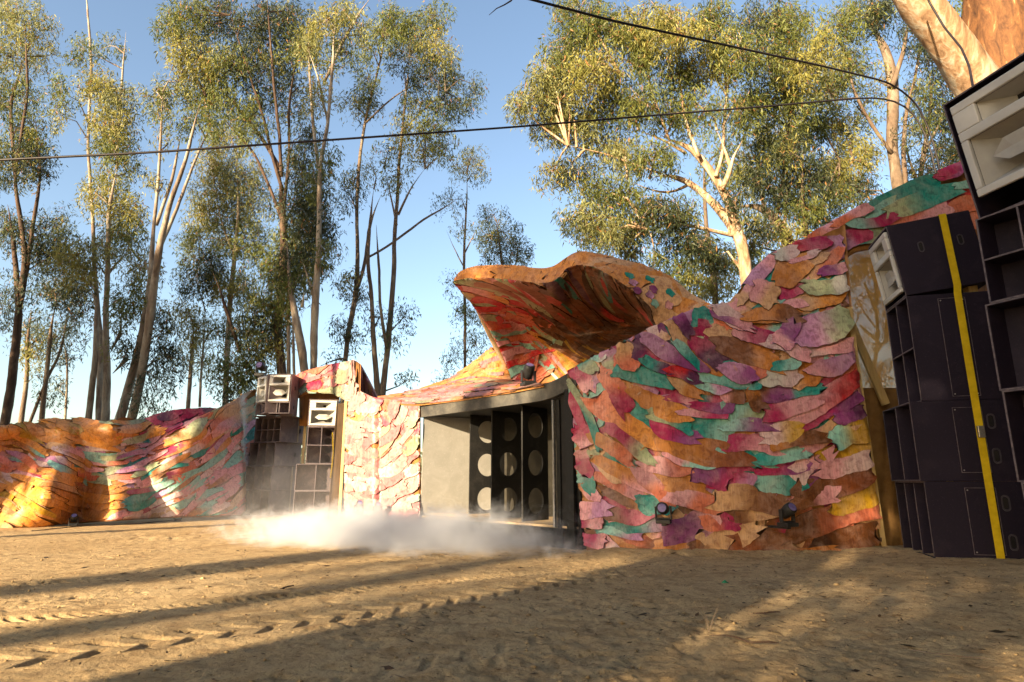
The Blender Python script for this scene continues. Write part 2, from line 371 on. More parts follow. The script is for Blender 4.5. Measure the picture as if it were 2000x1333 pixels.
RNG = np.random.RandomState(11)
def shard(surf, parent, cx, cy, L, W, ang, c1, c2, off=.03, bend=None, jag=.10, name='plywood_shard', thick=.014, curl=.012, keep=None):
    rng = RNG; n = 17
    s = np.linspace(0, 1, n)
    e0 = rng.uniform(.25, .75); e1 = rng.uniform(.25, .75)
    prof = np.minimum(1, e0 + (1-e0)*np.sqrt(np.clip(s/.28, 0, 1)))*np.minimum(1, e1+(1-e1)*np.sqrt(np.clip((1-s)/.28, 0, 1)))
    up = prof*(1+.16*np.sin(s*rng.uniform(4, 9)+rng.uniform(0, 6))) + jag*rng.uniform(-.6, .6, n)
    dn = prof*(1+.16*np.sin(s*rng.uniform(4, 9)+rng.uniform(0, 6))) + jag*rng.uniform(-.6, .6, n)
    if bend is None: bend = rng.uniform(-.10, .10)*L
    rows = np.array([-1, -.33, .33, 1.]); lx = np.tile((s-.5)*L, (4, 1)).T; ly = np.zeros((n, 4))
    for k, r in enumerate(rows): ly[:, k] = r*np.where(r < 0, up, dn)*W/2
    # torn ends
    for e in (0, n-1):
        lx[e] += rng.uniform(-.10, .10, 4)*min(L, W*2.5)*(1+3*jag)
    lx[1:-1] += rng.uniform(-.02, .02, (n-2, 4))*L
    ly += (bend*(4*(s-.5)**2-.5))[:, None]
    ca, sa = math.cos(math.radians(ang)), math.sin(math.radians(ang))
    U = cx + lx*ca - ly*sa; Vv = cy + lx*sa + ly*ca
    if keep is not None:
        if not keep(cx, cy): return None
    p, nn = normals(surf, U, Vv)
    o = off + curl*(rows[None, :]*.6) + curl*rng.uniform(-.25, .9)*np.abs(2*s-1)[:, None]**3
    p = p + nn*o[..., None]; q = p - nn*thick
    rim = [(i, 0) for i in range(n)] + [(n-1, k) for k in range(1, 4)] + [(i, 3) for i in range(n-2, -1, -1)] + [(0, k) for k in (2, 1)]
    ri = np.array([a*4+b for a, b in rim]); top = p.reshape(-1, 3); N = len(top); m = len(ri)
    V = np.vstack([top, top[ri], q.reshape(-1, 3)[ri]])
    f = [(i*4+k, (i+1)*4+k, (i+1)*4+k+1, i*4+k+1) for i in range(n-1) for k in range(3)]
    f += [(N+i, N+(i+1) % m, N+m+(i+1) % m, N+m+i) for i in range(m)]
    c1 = np.array(PAL[c1] if isinstance(c1, str) else c1); c2 = np.array(PAL[c2] if isinstance(c2, str) else c2)
    mid = rng.uniform(.35, .65); wd = rng.uniform(.12, .4)
    t = np.clip((s[:, None] + .12*rows[None, :]*rng.uniform(-1, 1) + rng.uniform(-.05, .05, (n, 4)) - mid)/wd+.5, 0, 1)[..., None]
    col = (c1*(1-t)+c2*t)*(1+rng.uniform(-.13, .13)); colt = col.reshape(-1, 3)
    rc = np.tile(np.array([.07, .03, .016]), (2*m, 1))
    return mesh_np(name, V, np.array(f), M['shard'], parent, col=np.vstack([colt, rc]))
def fill(surf, parent, u0, u1, v0, v1, su, sv, L, W, angf, palf, keep=None, off=(.012, .045), jag=.10, limit=300):
    """rows of overlapping shards over a surface"""
    rng = RNG; pts = []
    v = v0; row = 0
    while v < v1:
        u = u0 + (row % 2)*su*.5
        while u < u1:
            pts.append((u+rng.uniform(-.35, .35)*su, v+rng.uniform(-.35, .35)*sv)); u += su
        v += sv; row += 1
    rng.shuffle(pts); k = 0
    for (u, v) in pts:
        if keep is not None and not keep(u, v): continue
        if k >= limit: break
        c = palf(u, v); a = angf(u, v)+rng.uniform(-9, 9)
        shard(surf, parent, u, v, L*rng.uniform(.65, 1.35), W*rng.uniform(.65, 1.35), a, c[0], c[1], rng.uniform(*off), jag=jag)
        k += 1
    return k
def pick(s):
    c = s[RNG.randint(len(s))]
    if RNG.rand() < .45: return c, c
    return c, s[RNG.randint(len(s))]

# ---- right-hand wall with its swooping crest
def ip(x, xs, ys): return np.interp(x, xs, ys)
def rw_depth(x, y):
    d = ip(x, [1100, 1140, 1200, 1300, 1450, 1600, 1730, 1960], [9.5, 9.3, 8.98, 8.80, 8.74, 8.70, 8.72, 9.4])
    d = d + .16*np.sin((x-1150)/90.0+(y-800)/260.0)*np.clip((1075-y)/150, 0, 1)*.55
    d = d + .45*np.clip((700-y)/300, 0, 1)**1.3
    return d
RT = np.array([(1112, 728), (1150, 706), (1200, 680), (1260, 650), (1310, 626), (1360, 605), (1425, 594), (1440, 572), (1470, 530), (1500, 503), (1530, 488), (1560, 474), (1600, 452), (1650, 432)], float)
def rw_xl(y): return ip(y, [700, 730, 900, 1075, 1090], [1112, 1112, 1128, 1150, 1152])
def rw_xr(y): return ip(y, [430, 500, 600, 700, 860, 1090], [1648, 1642, 1652, 1664, 1688, 1722])
def rw_clamp(x, y):
    x = np.asarray(x, float); y = np.asarray(y, float)
    y = np.clip(y, ip(x, RT[:, 0], RT[:, 1])-4, 1092); x = np.clip(x, rw_xl(y)-4, rw_xr(y)+7); return x, y
rwall = empty('painted_scenery_wall', tuple(P(1450, 1083, 8.75)))
rwall.location.z = 0
tag(rwall, 'tall curved plywood wall of torn magenta, teal and orange pieces right of the black stage opening', 'scenery wall')
rw_inv = Matrix.Translation(-Vector(rwall.location))
def reparent(root, objs=None):
    for o in list(root.children):
        if o.type == 'MESH' and not o.get('_loc'):
            o.matrix_parent_inverse = Matrix.Translation(-Vector(root.location)); o['_loc'] = 1
def finish(root):
    """children were made in world space: keep them there"""
    inv = root.matrix_basis.inverted()
    for o in root.children: o.matrix_parent_inverse = inv
RW = Depth(rw_depth, rw_clamp); RWraw = Depth(rw_depth)
a = np.linspace(0, 1, 60); b = np.linspace(0, 1, 30)
A_, B_ = np.meshgrid(a, b, indexing='ij')
bx = 1152 + A_*(1722-1152); tc = smooth_curve(RT, 60, 2); tx = np.tile(tc[:, 0][:, None], (1, 30)); ty = np.tile(tc[:, 1][:, None], (1, 30))
gx = tx*(1-B_)+bx*B_ ; gy = ty*(1-B_)+1094*B_
gx = gx + (rw_xl(gy)-(1112*(1-B_)+1152*B_))*(1-A_) + (rw_xr(gy)-(1650*(1-B_)+1722*B_))*A_*B_
grid_panel('backing_board', P(gx, gy, rw_depth(gx, gy)), M['plydark'], rwall, .025)
kp = lambda x, y: (rw_xl(y)-2 < x < rw_xr(y)+2) and y > np.interp(x, RT[:, 0], RT[:, 1])+4
ang_r = lambda x, y: float(np.interp(x, [1120, 1220, 1350, 1450, 1600, 1700], [62, 42, 18, 3, -20, -18]))
fill(RW, rwall, 1120, 1715, 500, 1085, 56, 30, 78, 38, ang_r, lambda x, y: pick('OOBCPSECMO' if y > 950 else 'OCPSBMTAL'), kp, (.004, .014))
c5 = [(100,410,140,75,50,'M','P'),(75,560,150,45,75,'M','M'),(118,590,330,34,65,'G','T'),(105,700,110,85,60,'M','P'),(110,830,120,75,70,'P','M'),
(110,920,120,65,50,'A','T'),(145,975,110,50,45,'S','P'),(160,1070,140,80,0,'P','L'),(140,1130,140,60,0,'M','P'),(195,1150,75,60,60,'T','T'),
(160,1220,130,62,10,'M','P'),(245,1245,115,48,55,'P','W'),(130,345,90,65,40,'T','G'),(185,302,64,42,0,'A','H'),(235,320,110,70,80,'L','G'),
(265,470,220,85,60,'S','M'),(300,620,340,120,42,'S','N'),(320,305,125,90,60,'C','S'),(330,265,95,48,75,'T','A'),(405,275,150,115,50,'D','M'),
(545,290,310,72,28,'L','V'),(470,350,150,50,25,'T','D'),(410,402,290,80,12,'T','T'),(600,395,160,60,20,'R','D'),(530,225,180,36,60,'V','T'),
(612,290,160,44,45,'A','T'),(470,190,115,72,50,'W','C'),(650,260,330,80,45,'C','O'),(600,150,110,62,55,'V','D'),(700,140,125,110,80,'T','G'),
(725,240,190,130,60,'M','D'),(795,310,140,66,0,'T','T'),(870,385,160,80,20,'L','V'),(800,420,290,62,8,'A','T'),(750,452,150,55,10,'A','L'),
(332,460,85,66,20,'N','C'),(432,465,155,48,15,'P','L'),(612,455,160,66,30,'C','O'),(485,545,270,88,25,'O','N'),(580,500,190,66,15,'M','P'),
(742,555,180,50,5,'M','V'),(700,590,225,40,5,'P','M'),(852,492,115,80,20,'P','B'),(392,580,280,76,40,'A','T'),(535,622,210,66,25,'G','T'),
(562,682,195,76,18,'M','V'),(720,672,205,125,5,'T','A'),(905,580,195,110,25,'A','G'),(935,655,265,55,0,'A','V'),(1045,605,165,45,-5,'G','P'),
(962,520,115,66,55,'O','B'),(700,775,390,110,12,'O','E'),(880,795,190,56,25,'A','T'),(945,745,270,80,5,'M','P'),(625,822,210,50,15,'P','A'),
(512,850,220,78,5,'P','S'),(340,740,260,56,40,'M','G'),(250,762,210,66,35,'O','S'),(210,850,190,48,50,'G','C'),(310,885,340,66,28,'O','P'),
(272,945,250,60,25,'S','P'),(315,1005,230,84,25,'B','O'),(452,952,230,66,45,'P','S'),(565,935,280,125,15,'N','O'),(735,902,180,95,15,'V','M'),
(862,852,210,56,0,'M','M'),(1090,800,235,66,-8,'T','A'),(1085,850,255,66,-5,'M','V'),(900,945,310,86,8,'M','L'),(1072,925,200,112,0,'A','T'),
(1190,872,150,100,-55,'W','P'),(1272,852,190,64,-50,'V','P'),(1160,722,250,66,-10,'O','B'),(1092,682,180,92,-15,'W','Y'),(1290,510,420,105,-30,'P','R'),
(1135,560,250,76,-15,'M','P'),(1342,565,290,64,-28,'M','V'),(1422,592,145,64,-15,'V','D'),(1312,692,250,95,-25,'P','C'),(1432,682,190,115,-20,'A','Y'),
(1402,772,230,66,-12,'Y','Y'),(1402,842,250,84,-15,'P','W'),(1352,932,340,105,-10,'B','E'),(1452,1010,240,125,-8,'Y','Y'),(1242,1012,210,76,-15,'B','P'),
(1352,1115,430,115,-15,'B','S'),(930,1022,340,115,5,'C','B'),(1170,472,210,76,-10,'V','T'),(1072,392,180,112,5,'H','W'),(1112,342,125,54,-15,'T','A'),
(1202,392,140,115,-20,'C','O'),(1342,342,210,76,-20,'P','L'),(942,372,135,66,20,'P','S'),(1032,482,135,86,10,'B','V'),(882,212,260,95,20,'C','O'),
(962,192,210,86,15,'P','M'),(922,292,310,95,20,'B','O'),(842,108,205,74,30,'W','P'),(832,128,170,40,25,'V','P'),(1110,200,130,95,-60,'P','V'),
(1282,162,250,135,-25,'L','G'),(1302,252,270,76,-5,'W','P'),(1112,262,200,66,20,'W','P'),(1052,102,240,76,0,'O','B'),(632,1022,270,76,12,'P','S'),
(652,1132,250,125,-30,'V','P'),(462,1042,160,92,10,'T','T'),(332,1090,210,74,0,'B','M'),(402,1152,310,64,0,'T','L'),(302,1182,175,45,10,'A','L'),
(442,1212,250,56,0,'S','E'),(782,1132,160,76,5,'S','M'),(832,1182,270,115,-10,'C','C'),(992,1232,270,115,0,'E','B'),(602,1252,270,76,0,'O','B'),
(702,1242,130,64,0,'B','C'),(872,1272,160,55,0,'B','C'),(962,1082,270,64,-5,'B','C'),(1402,1232,310,130,-20,'K','B'),(1182,1272,290,64,0,'B','O'),(402,1250,210,60,0,'O','B')]
for q in c5:
    shard(RW, rwall, 1100+q[0]/2.564, 580+q[1]/2.564, q[2]/2.564*1.2, q[3]/2.564*1.14, q[4], q[5], q[6], RNG.uniform(.020, .075), jag=.11 if q[3] > 60 else .07, curl=.024, thick=.018)
c8 = [(650,972,270,86,0,'O','B'),(740,712,210,140,-30,'O','N'),(582,842,170,150,30,'P','C'),(560,680,250,95,-50,'L','P'),(482,832,180,56,-55,'C','P'),(432,942,150,76,60,'P','C'),
(702,912,250,56,-12,'P','P'),(602,902,190,38,-15,'T','A'),(752,802,240,86,-25,'M','P'),(902,872,290,90,-10,'C','N'),(942,792,270,95,-5,'G','H'),
(852,662,210,64,-35,'S','C'),(922,662,330,84,-35,'C','S'),(982,702,175,62,-15,'V','P'),(812,622,180,48,-20,'P','W'),(702,600,145,76,-10,'H','W'),(842,545,240,76,-5,'R','M')]
for q in c8:
    shard(RW, rwall, 1300+q[0]/3.03, 300+q[1]/3.03, q[2]/3.03*1.04, q[3]/3.03*1.08, q[4], q[5], q[6], RNG.uniform(.03, .07), jag=.12)
# crest ribbon running up behind the speakers
HB = Loft([(1530, 490, 9.15), (1600, 450, 9.2), (1690, 400, 9.25), (1790, 352, 9.35), (1890, 316, 9.45), (1990, 300, 9.6)],
          [(1560, 600, 8.95), (1620, 540, 8.98), (1665, 492, 9.05), (1760, 478, 9.15), (1870, 468, 9.3), (1990, 440, 9.5)])
base_panel('crest_board', HB, np.linspace(0, 1000, 40), np.linspace(0, 400, 10), M['plydark'], rwall)
HBp = Depth(lambda x, y: ip(x, [1500, 1700, 1990], [9.05, 9.15, 9.5]), lambda x, y: (x, np.clip(y, ip(x, [1530, 1600, 1690, 1790, 1890, 1990], [486, 446, 396, 348, 312, 296]), ip(x, [1560, 1620, 1665, 1760, 1870, 1990], [604, 545, 496, 482, 472, 444]))))
c8b = [(922,470,210,66,-30,'S','P'),(1072,382,240,64,-25,'S','P'),(1052,530,300,115,-25,'L','M'),(1202,417,280,64,-10,'A','M'),(1212,500,240,86,-10,'T','G'),
(1332,322,360,66,-20,'A','G'),(1372,252,470,78,-25,'T','T'),(1502,292,440,96,-18,'G','T'),(1480,380,360,80,-15,'S','P'),(1662,122,190,64,-25,'M','V'),(1702,88,210,84,-15,'M','D'),
(1802,172,250,46,-20,'A','T'),(1742,250,310,64,-20,'M','R'),(1762,322,280,86,-15,'S','S'),(1852,392,200,96,-15,'S','O'),(1900,90,180,80,-15,'G','A'),(1950,200,220,90,-15,'P','S'),(1960,320,220,90,-15,'M','P'),(1300,470,240,70,-10,'T','C')]
for q in c8b:
    shard(HBp, rwall, 1300+q[0]/3.03, 300+q[1]/3.03, q[2]/3.03*1.05, q[3]/3.03*1.1, q[4], q[5], q[6], RNG.uniform(.06, .11), jag=.07)
# pale timber edge down the right side and studs behind
mb = MB()
for i in range(12):
    y0 = 600+i*40.5; y1 = y0+40.5
    for k in (0,):
        p = [P(rw_xr(y)+dx, y, rw_depth(rw_xr(y), y)+dd) for y in (y1, y0) for dx, dd in ((3, .0), (13, .0), (13, .10), (3, .10))]
        mb.hexa(p)
mb.build('edge_batten', M['batten'], rwall)
for px in (1180, 1290, 1400, 1510, 1620):
    y0 = float(np.interp(px, RT[:, 0], RT[:, 1]))+25; t = P(px, y0, rw_depth(px, y0)+.12); bt = P(px, 1080, rw_depth(px, 1080)+.12)
    m_ = MB().hexa([(t[0]+a_, c_+b_, z_) for z_, c_ in ((0.0, bt[1]), (t[2], t[1])) for a_, b_ in ((-.025, 0), (.025, 0), (.025, .07), (-.025, .07))]); m_.build('stud', M['batten'], rwall)
finish(rwall)

# ---- hessian screen between wall and speakers
scr = empty('hessian_screen', (5.6, 9.4, 0)); tag(scr, 'see-through brown hessian screen between the painted wall and the strapped speaker stack', 'screen')
def hs(x, y): return 9.25 + .10*np.sin(x/17.0)*np.clip((y-560)/400, 0.1, 1) + .0*y
u, v = np.meshgrid(np.linspace(1630, 1870, 40), np.linspace(455, 760, 20), indexing='ij')
p = P(u, v, hs(u, v)*0+9.30)
def thin(name, p, matl, par):
    a, b = p.shape[:2]; i, j = np.meshgrid(np.arange(a-1), np.arange(b-1), indexing='ij')
    return mesh_np(name, p.reshape(-1, 3), np.stack([i*b+j, (i+1)*b+j, (i+1)*b+j+1, i*b+j+1], -1).reshape(-1, 4), matl, par, smooth=True)
thin('sheer_cloth', p, M['hessian'], scr)
u, v = np.meshgrid(np.linspace(1655, 1900, 60), np.linspace(758, 1083, 20), indexing='ij')
thin('skirt_cloth', P(u, v, 9.27 - .05*np.abs(np.sin(u/11.0+v/300))*np.clip((v-700)/200, 0, 1)), M['sack'], scr)
def plank(mb, p0, p1, w_, d_, ax=Vector((0, 1, 0))):
    p0 = Vector(p0); p1 = Vector(p1); dd = (p1-p0).normalized(); s_ = dd.cross(ax).normalized()*w_/2; t_ = Vector(ax).normalized()*d_
    mb.hexa([p0-s_, p0+s_, p0+s_+t_, p0-s_+t_, p1-s_, p1+s_, p1+s_+t_, p1-s_+t_]); return mb
plank(MB(), P(1652, 605, 9.10), P(1732, 790, 9.10), .11, .05).build('diagonal_brace', M['batten'], scr)
plank(MB(), P(1650, 480, 9.33), P(1900, 455, 9.33), .09, .05).build('top_rail', M['batten'], scr)
finish(scr)

# ---- left wall
LT = np.array([(-420, 800), (-200, 815), (-60, 838), (0, 836), (60, 828), (120, 818), (165, 820), (205, 829), (240, 815), (272, 820), (305, 836), (340, 838), (400, 812), (450, 789), (480, 770), (505, 758)], float)
LB = np.array([(-420, 1080), (0, 1036), (100, 1022), (200, 1014), (330, 1007), (480, 1003), (505, 1002)], float)
def lw_depth(x, y):
    d = ip(x, [-420, 0, 100, 200, 350, 430, 470, 477, 505], [11.5, 13.9, 14.3, 14.85, 15.9, 16.8, 17.6, 19.3, 19.8])
    h = np.clip((1010-y)/190, 0, 1)
    # folds: crests that the low sun rakes across
    d = d - .50*np.exp(-((x-95)/34.0)**2)*np.exp(-((y-975)/48.0)**2) - .34*np.exp(-((x-225)/26.0)**2)*(.5+.5*np.cos((y-860)/45.0)**2)
    d = d + .30*np.exp(-((x-160)/26.0)**2) - .34*np.exp(-((x-345-(1000-y)*.25)/30.0)**2) + .26*np.exp(-((x-290)/22.0)**2)
    d = d - .20*np.sin(x/31.0+y/40.0) + .35*h**2 - .16*np.exp(-((y-840)/14.0)**2)
    return d
def lw_clamp(x, y):
    x = np.clip(x, -420, 500); return x, np.clip(y, ip(x, LT[:, 0], LT[:, 1])-3, ip(x, LB[:, 0], LB[:, 1])+3)
LW = Depth(lw_depth, lw_clamp)
lwall = empty('painted_scenery_wall', (-10, 15.5, 0)); tag(lwall, 'low rippling wall of orange, pink and mint plywood pieces left of the far speakers', 'scenery wall')
xs = np.r_[np.linspace(-420, 466, 104), 470, 473, 477, 482, 490, 500]; tt = np.linspace(0, 1, 22); Xg, Tg = np.meshgrid(xs, tt, indexing='ij')
Yg = ip(Xg, LT[:, 0], LT[:, 1])*(1-Tg)+(ip(Xg, LB[:, 0], LB[:, 1])+5)*Tg
grid_panel('backing_board', P(Xg, Yg, lw_depth(Xg, Yg)), M['plydark'], lwall)
ang_l = lambda x, y: float(np.interp(x, [-400, -100, 60, 150, 230, 300, 480], [-10, 5, 24, 20, -2, -24, -42]))
def pal_l(x, y):
    fr = (y-np.interp(x, LT[:, 0], LT[:, 1]))/190
    if x < 230 and fr < .24: return pick('NOONYN')
    if x < 130 and fr > .56: return pick('NNOCNY')
    if x < 240 and fr > .60: return pick('NOONSN')
    if fr < .2: return pick('NCSPMG')
    return pick('PPSAATTMPNWOOWCSLWGAP')
kl = lambda x, y: np.interp(x, LT[:, 0], LT[:, 1]) < y < np.interp(x, LB[:, 0], LB[:, 1])
fill(LW, lwall, -30, 485, 756, 1035, 34, 9.6, 74, 14.5, ang_l, pal_l, kl, (.01, .07), jag=.06, limit=299)
lw2 = lambda x, y: (x < -40) and kl(x, y)
finish(lwall)
rib = empty('crimson_ribbon_board', (-9, 18.3, 0)); tag(rib, 'dark crimson plywood ribbon showing behind the top of the orange left wall', 'scenery board')
RB = Loft([(262, 828, 17.3), (300, 811, 17.4), (350, 799, 17.6), (402, 797, 17.9), (440, 800, 18.2)], [(262, 856, 17.3), (300, 856, 17.4), (350, 852, 17.6), (402, 845, 17.9), (440, 835, 18.2)])
base_panel('ribbon_board', RB, np.linspace(0, 1000, 20), np.linspace(0, 400, 5), M['teal_back'], rib)
fill(RB, rib, 0, 1000, 40, 400, 150, 120, 220, 150, lambda x, y: -6, lambda x, y: pick('MMDSM'), None, (.01, .05))
st_ = MB()
for x_ in (300, 380):
    p_ = P(x_, 835, 18.2); st_.box(p_[0]-.03, p_[1]+.05, -.05, p_[0]+.03, p_[1]+.11, p_[2])
st_.build('stud', M['batten'], rib)
finish(rib)

# ---- pale pink return wall left of the stage opening
pwall = empty('painted_scenery_wall', (-2.6, 13, 0)); tag(pwall, 'sunlit pale pink and white folded wall between far speakers and stage opening', 'scenery wall')
def pw_depth(x, y):
    return ip(x, [660, 682, 730, 742, 790, 822], [13.95, 13.85, 13.0, 13.06, 12.75, 12.45]) + .05*np.sin(y/35.0) + .35*np.clip((860-y)/120, 0, 1)*ip(x, [680, 822], [1, 0])
PT = np.array([(676, 748), (690, 752), (705, 768), (735, 782), (760, 784), (822, 786)], float)
def pw_cl(x, y): x = np.clip(x, 674, 820); return x, np.clip(y, ip(x, PT[:, 0], PT[:, 1])-3, 1050)
PW = Depth(pw_depth, pw_cl)
Xg, Tg = np.meshgrid(np.linspace(676, 819, 30), np.linspace(0, 1, 20), indexing='ij'); Yg = ip(Xg, PT[:, 0], PT[:, 1])*(1-Tg)+1052*Tg
grid_panel('backing_board', P(Xg, Yg, pw_depth(Xg, Yg)), M['plydark'], pwall)
def ang_p(x, y):
    if x < 730: return 18
    return float(np.interp(y, [780, 860, 930, 1040], [-70, -45, -25, -8]))
def pal_p(x, y):
    if x < 730: return pick('hwpwphpwn') if y < 960 else pick('wpwp')
    return pick('pwspwpagwmw' if y < 900 else 'wphappwwp')
fill(PW, pwall, 676, 735, 760, 1050, 26, 17, 46, 24, ang_p, pal_p, None, (.01, .05), jag=.10, limit=90)
fill(PW, pwall, 738, 820, 788, 1050, 22, 17, 52, 20, ang_p, pal_p, None, (.01, .05), jag=.07, limit=110)
finish(pwall)
# brown cloth return + arch of pieces over the far speakers
ret = empty('cloth_return', (-4.6, 15, 0)); tag(ret, 'shaded brown cloth return panel between far speakers and pink wall', 'screen')
q0 = np.array(P(676, 786, 13.95)); q1 = np.array(P(656, 790, 17.6))
u, v = np.meshgrid(np.linspace(0, 1, 26), np.linspace(0, 1, 12), indexing='ij')
pp = q0*(1-u[..., None])+q1*u[..., None]; pp[..., 2] = pp[..., 2]*(1-v)-.05*v; pp[..., 0] += .05*np.sin(u*26)*v
thin('cloth', pp, plain('shade_brown_cloth', (.045, .028, .016), (.085, .055, .03), 5, .9, .5, 200, .1), ret)  # darker cloth colour stands in for the shade on this panel
MB().box(q0[0]-.03, q0[1]-.02, -.05, q0[0]+.03, q0[1]+.04, q0[2]+.03).build('post', M['batten'], ret)
finish(ret)
arch = empty('painted_arch', (-4.5, 16, 0)); tag(arch, 'coral and mint plywood arch rising behind the far white horn speakers', 'scenery arch')
AR = Loft([(560, 742, 18.6), (600, 724, 18.0), (650, 712, 17.0), (690, 706, 15.6)], [(560, 790, 18.6), (600, 768, 18.0), (650, 768, 17.0), (690, 790, 15.6)])
base_panel('arch_board', AR, np.linspace(0, 1000, 20), np.linspace(0, 400, 6), M['plydark'], arch)
fill(AR, arch, 20, 990, 30, 400, 120, 80, 230, 110, lambda x, y: -14, lambda x, y: pick('psmpgawsp' if y < 280 else 'nga'), None, (.01, .06), jag=.08)
AR2 = Loft([(584, 760, 18.8), (620, 762, 18.7), (662, 765, 18.5)], [(584, 832, 18.8), (620, 834, 18.7), (662, 836, 18.5)])
base_panel('infill_board', AR2, np.linspace(0, 1000, 8), np.linspace(0, 400, 4), M['plydark'], arch)
AR3 = Loft([(686, 704, 15.5), (694, 706, 14.6), (702, 712, 13.9)], [(684, 790, 15.3), (692, 790, 14.5), (700, 786, 13.6)])
base_panel('torn_edge_board', AR3, np.linspace(0, 1000, 8), np.linspace(0, 400, 6), M['plydark'], arch)
for k in range(16):
    shard(AR3, arch, RNG.uniform(50, 950), RNG.uniform(40, 380), 150, 190, 88+RNG.uniform(-10, 10), 'hwwp'[k % 4], 'h', RNG.uniform(.02, .10), jag=.14)
AR4 = Loft([(688, 704, 15.9), (703, 712, 15.4), (718, 740, 14.9), (738, 780, 14.3)], [(688, 800, 15.9), (703, 800, 15.4), (718, 800, 14.9), (738, 800, 14.3)])
base_panel('rear_board', AR4, np.linspace(0, 1000, 12), np.linspace(0, 400, 4), plain('pink_washed_board', (.50, .25, .22), (.64, .38, .32), 4), arch)
fill(AR4, arch, 50, 980, 60, 400, 260, 110, 380, 150, lambda x, y: 40, lambda x, y: pick('PPSWC'), None, (.01, .06), jag=.07)
for x_, Y_p in ((600, 18.9), (700, 16.2), (570, 19.0)):
    p_ = P(x_, 770, Y_p); MB().box(p_[0]-.04, Y_p+.02, -.05, p_[0]+.04, Y_p+.10, p_[2]).build('post', M['batten'], arch)
finish(arch)

# ---- stage box (a horn-like opening with hole boards)
A2 = Vector((-1.77, 12.5)); B2 = Vector((0.93, 9.42)); fd = (B2-A2).normalized(); nrm = Vector((-fd.y, fd.x)); nrm = nrm if nrm.y > 0 else -nrm   # into the box
Z0, Z1 = .31, 2.23
sb = empty('stage_box', (A2.x, A2.y, 0)); tag(sb, 'open black plywood stage box with three round-holed boards inside', 'stage')
def b3(s_, t_, z_): q = A2 + fd*s_ + nrm*t_; return (q.x, q.y, z_)
LEN = (B2-A2).length
def bbox(mb, s0, s1, t0, t1, z0, z1): return mb.hexa([b3(s0,t0,z0),b3(s1,t0,z0),b3(s1,t1,z0),b3(s0,t1,z0),b3(s0,t0,z1),b3(s1,t0,z1),b3(s1,t1,z1),b3(s0,t1,z1)])
q0_, q1_ = Vector((A2.x+.01, A2.y+.02)), Vector((A2.x+.01, A2.y+.02))+Vector((.9, .44)).normalized()*1.62; o__ = Vector((-.44, .9)).normalized()*.04
MB().hexa([(*q0_, Z0+.005), (*q1_, Z0+.005), (*(q1_+o__), Z0+.005), (*(q0_+o__), Z0+.005), (*q0_, Z1-.002), (*q1_, Z1-.002), (*(q1_+o__), Z1-.002), (*(q0_+o__), Z1-.002)]).build('side_panel', M['boxgrey'], sb)
bbox(MB(), LEN+.02, LEN+.07, 0.03, 1.72, -.05, Z1+.3).build('side_panel', M['boxblack'], sb)
bbox(MB(), .35, LEN+.017, 1.66, 1.71, Z0+.005, Z1-.002).build('back_panel', dusty('stage_box_back', (.018, .016, .012), (.05, .045, .034), (.4, .8)), sb)
bbox(MB(), .0, LEN+.015, .02, 1.72, Z0-.03, Z0+.002).build('floor_panel', M['ply'], sb)
bbox(MB(), -.02, LEN-.25, -.03, 0.01, -.05, Z0-.035).build('kick_board', M['boxblack'], sb)
bbox(MB(), -.01, LEN+.01, .012, 1.74, Z1, Z1+.03).build('roof_panel', M['boxblack'], sb)
bbox(MB(), .06, 1.1, .2, 1.6, Z0+.01, Z0+.05).build('loose_board', M['ply'], sb)
# header beam: straight then sweeping up to the wall
mb = MB(); N = 24
for i in range(N):
    q = []
    for k in (i, i+1):
        s_ = -.04+(LEN+.16)*k/N; up_ = .26*max(0, (s_-LEN+.75)/1.05)**1.8
        q.append((s_, Z1-.03+up_*.9, Z1+.215+up_*1.0))
    (s0, a0, c0), (s1, a1, c1_) = q
    mb.hexa([b3(s0, -.06, a0), b3(s1, -.06, a1), b3(s1, .008, a1), b3(s0, .008, a0), b3(s0, -.06, c0), b3(s1, -.06, c1_), b3(s1, .008, c1_), b3(s0, .008, c0)])
mb.build('header_beam', dusty('header_paint', (.035, .035, .035), (.13, .12, .10), (.4, .8)), sb)
bbox(MB(), LEN-.30, LEN+.016, .03, .07, -.05, Z1+.16).build('dark_reveal', M['dark'], sb)
bbox(MB(), LEN-.42, LEN-.385, -.05, .0, Z0-.02, Z1-.035).build('steel_post', M['chrome'], sb)
bbox(MB(), LEN-.38, LEN-.305, .0, .07, .0, Z1-.035).build('black_post', M['boxblack'], sb)
bbox(MB(), LEN-.20, LEN-.14, .072, .12, .05, Z1-.04).build('timber_post', M['plydark'], sb)
bbox(MB(), LEN-.13, LEN+.018, -.06, -.01, -.05, Z1+.10).build('front_trim', M['boxblack'], sb)
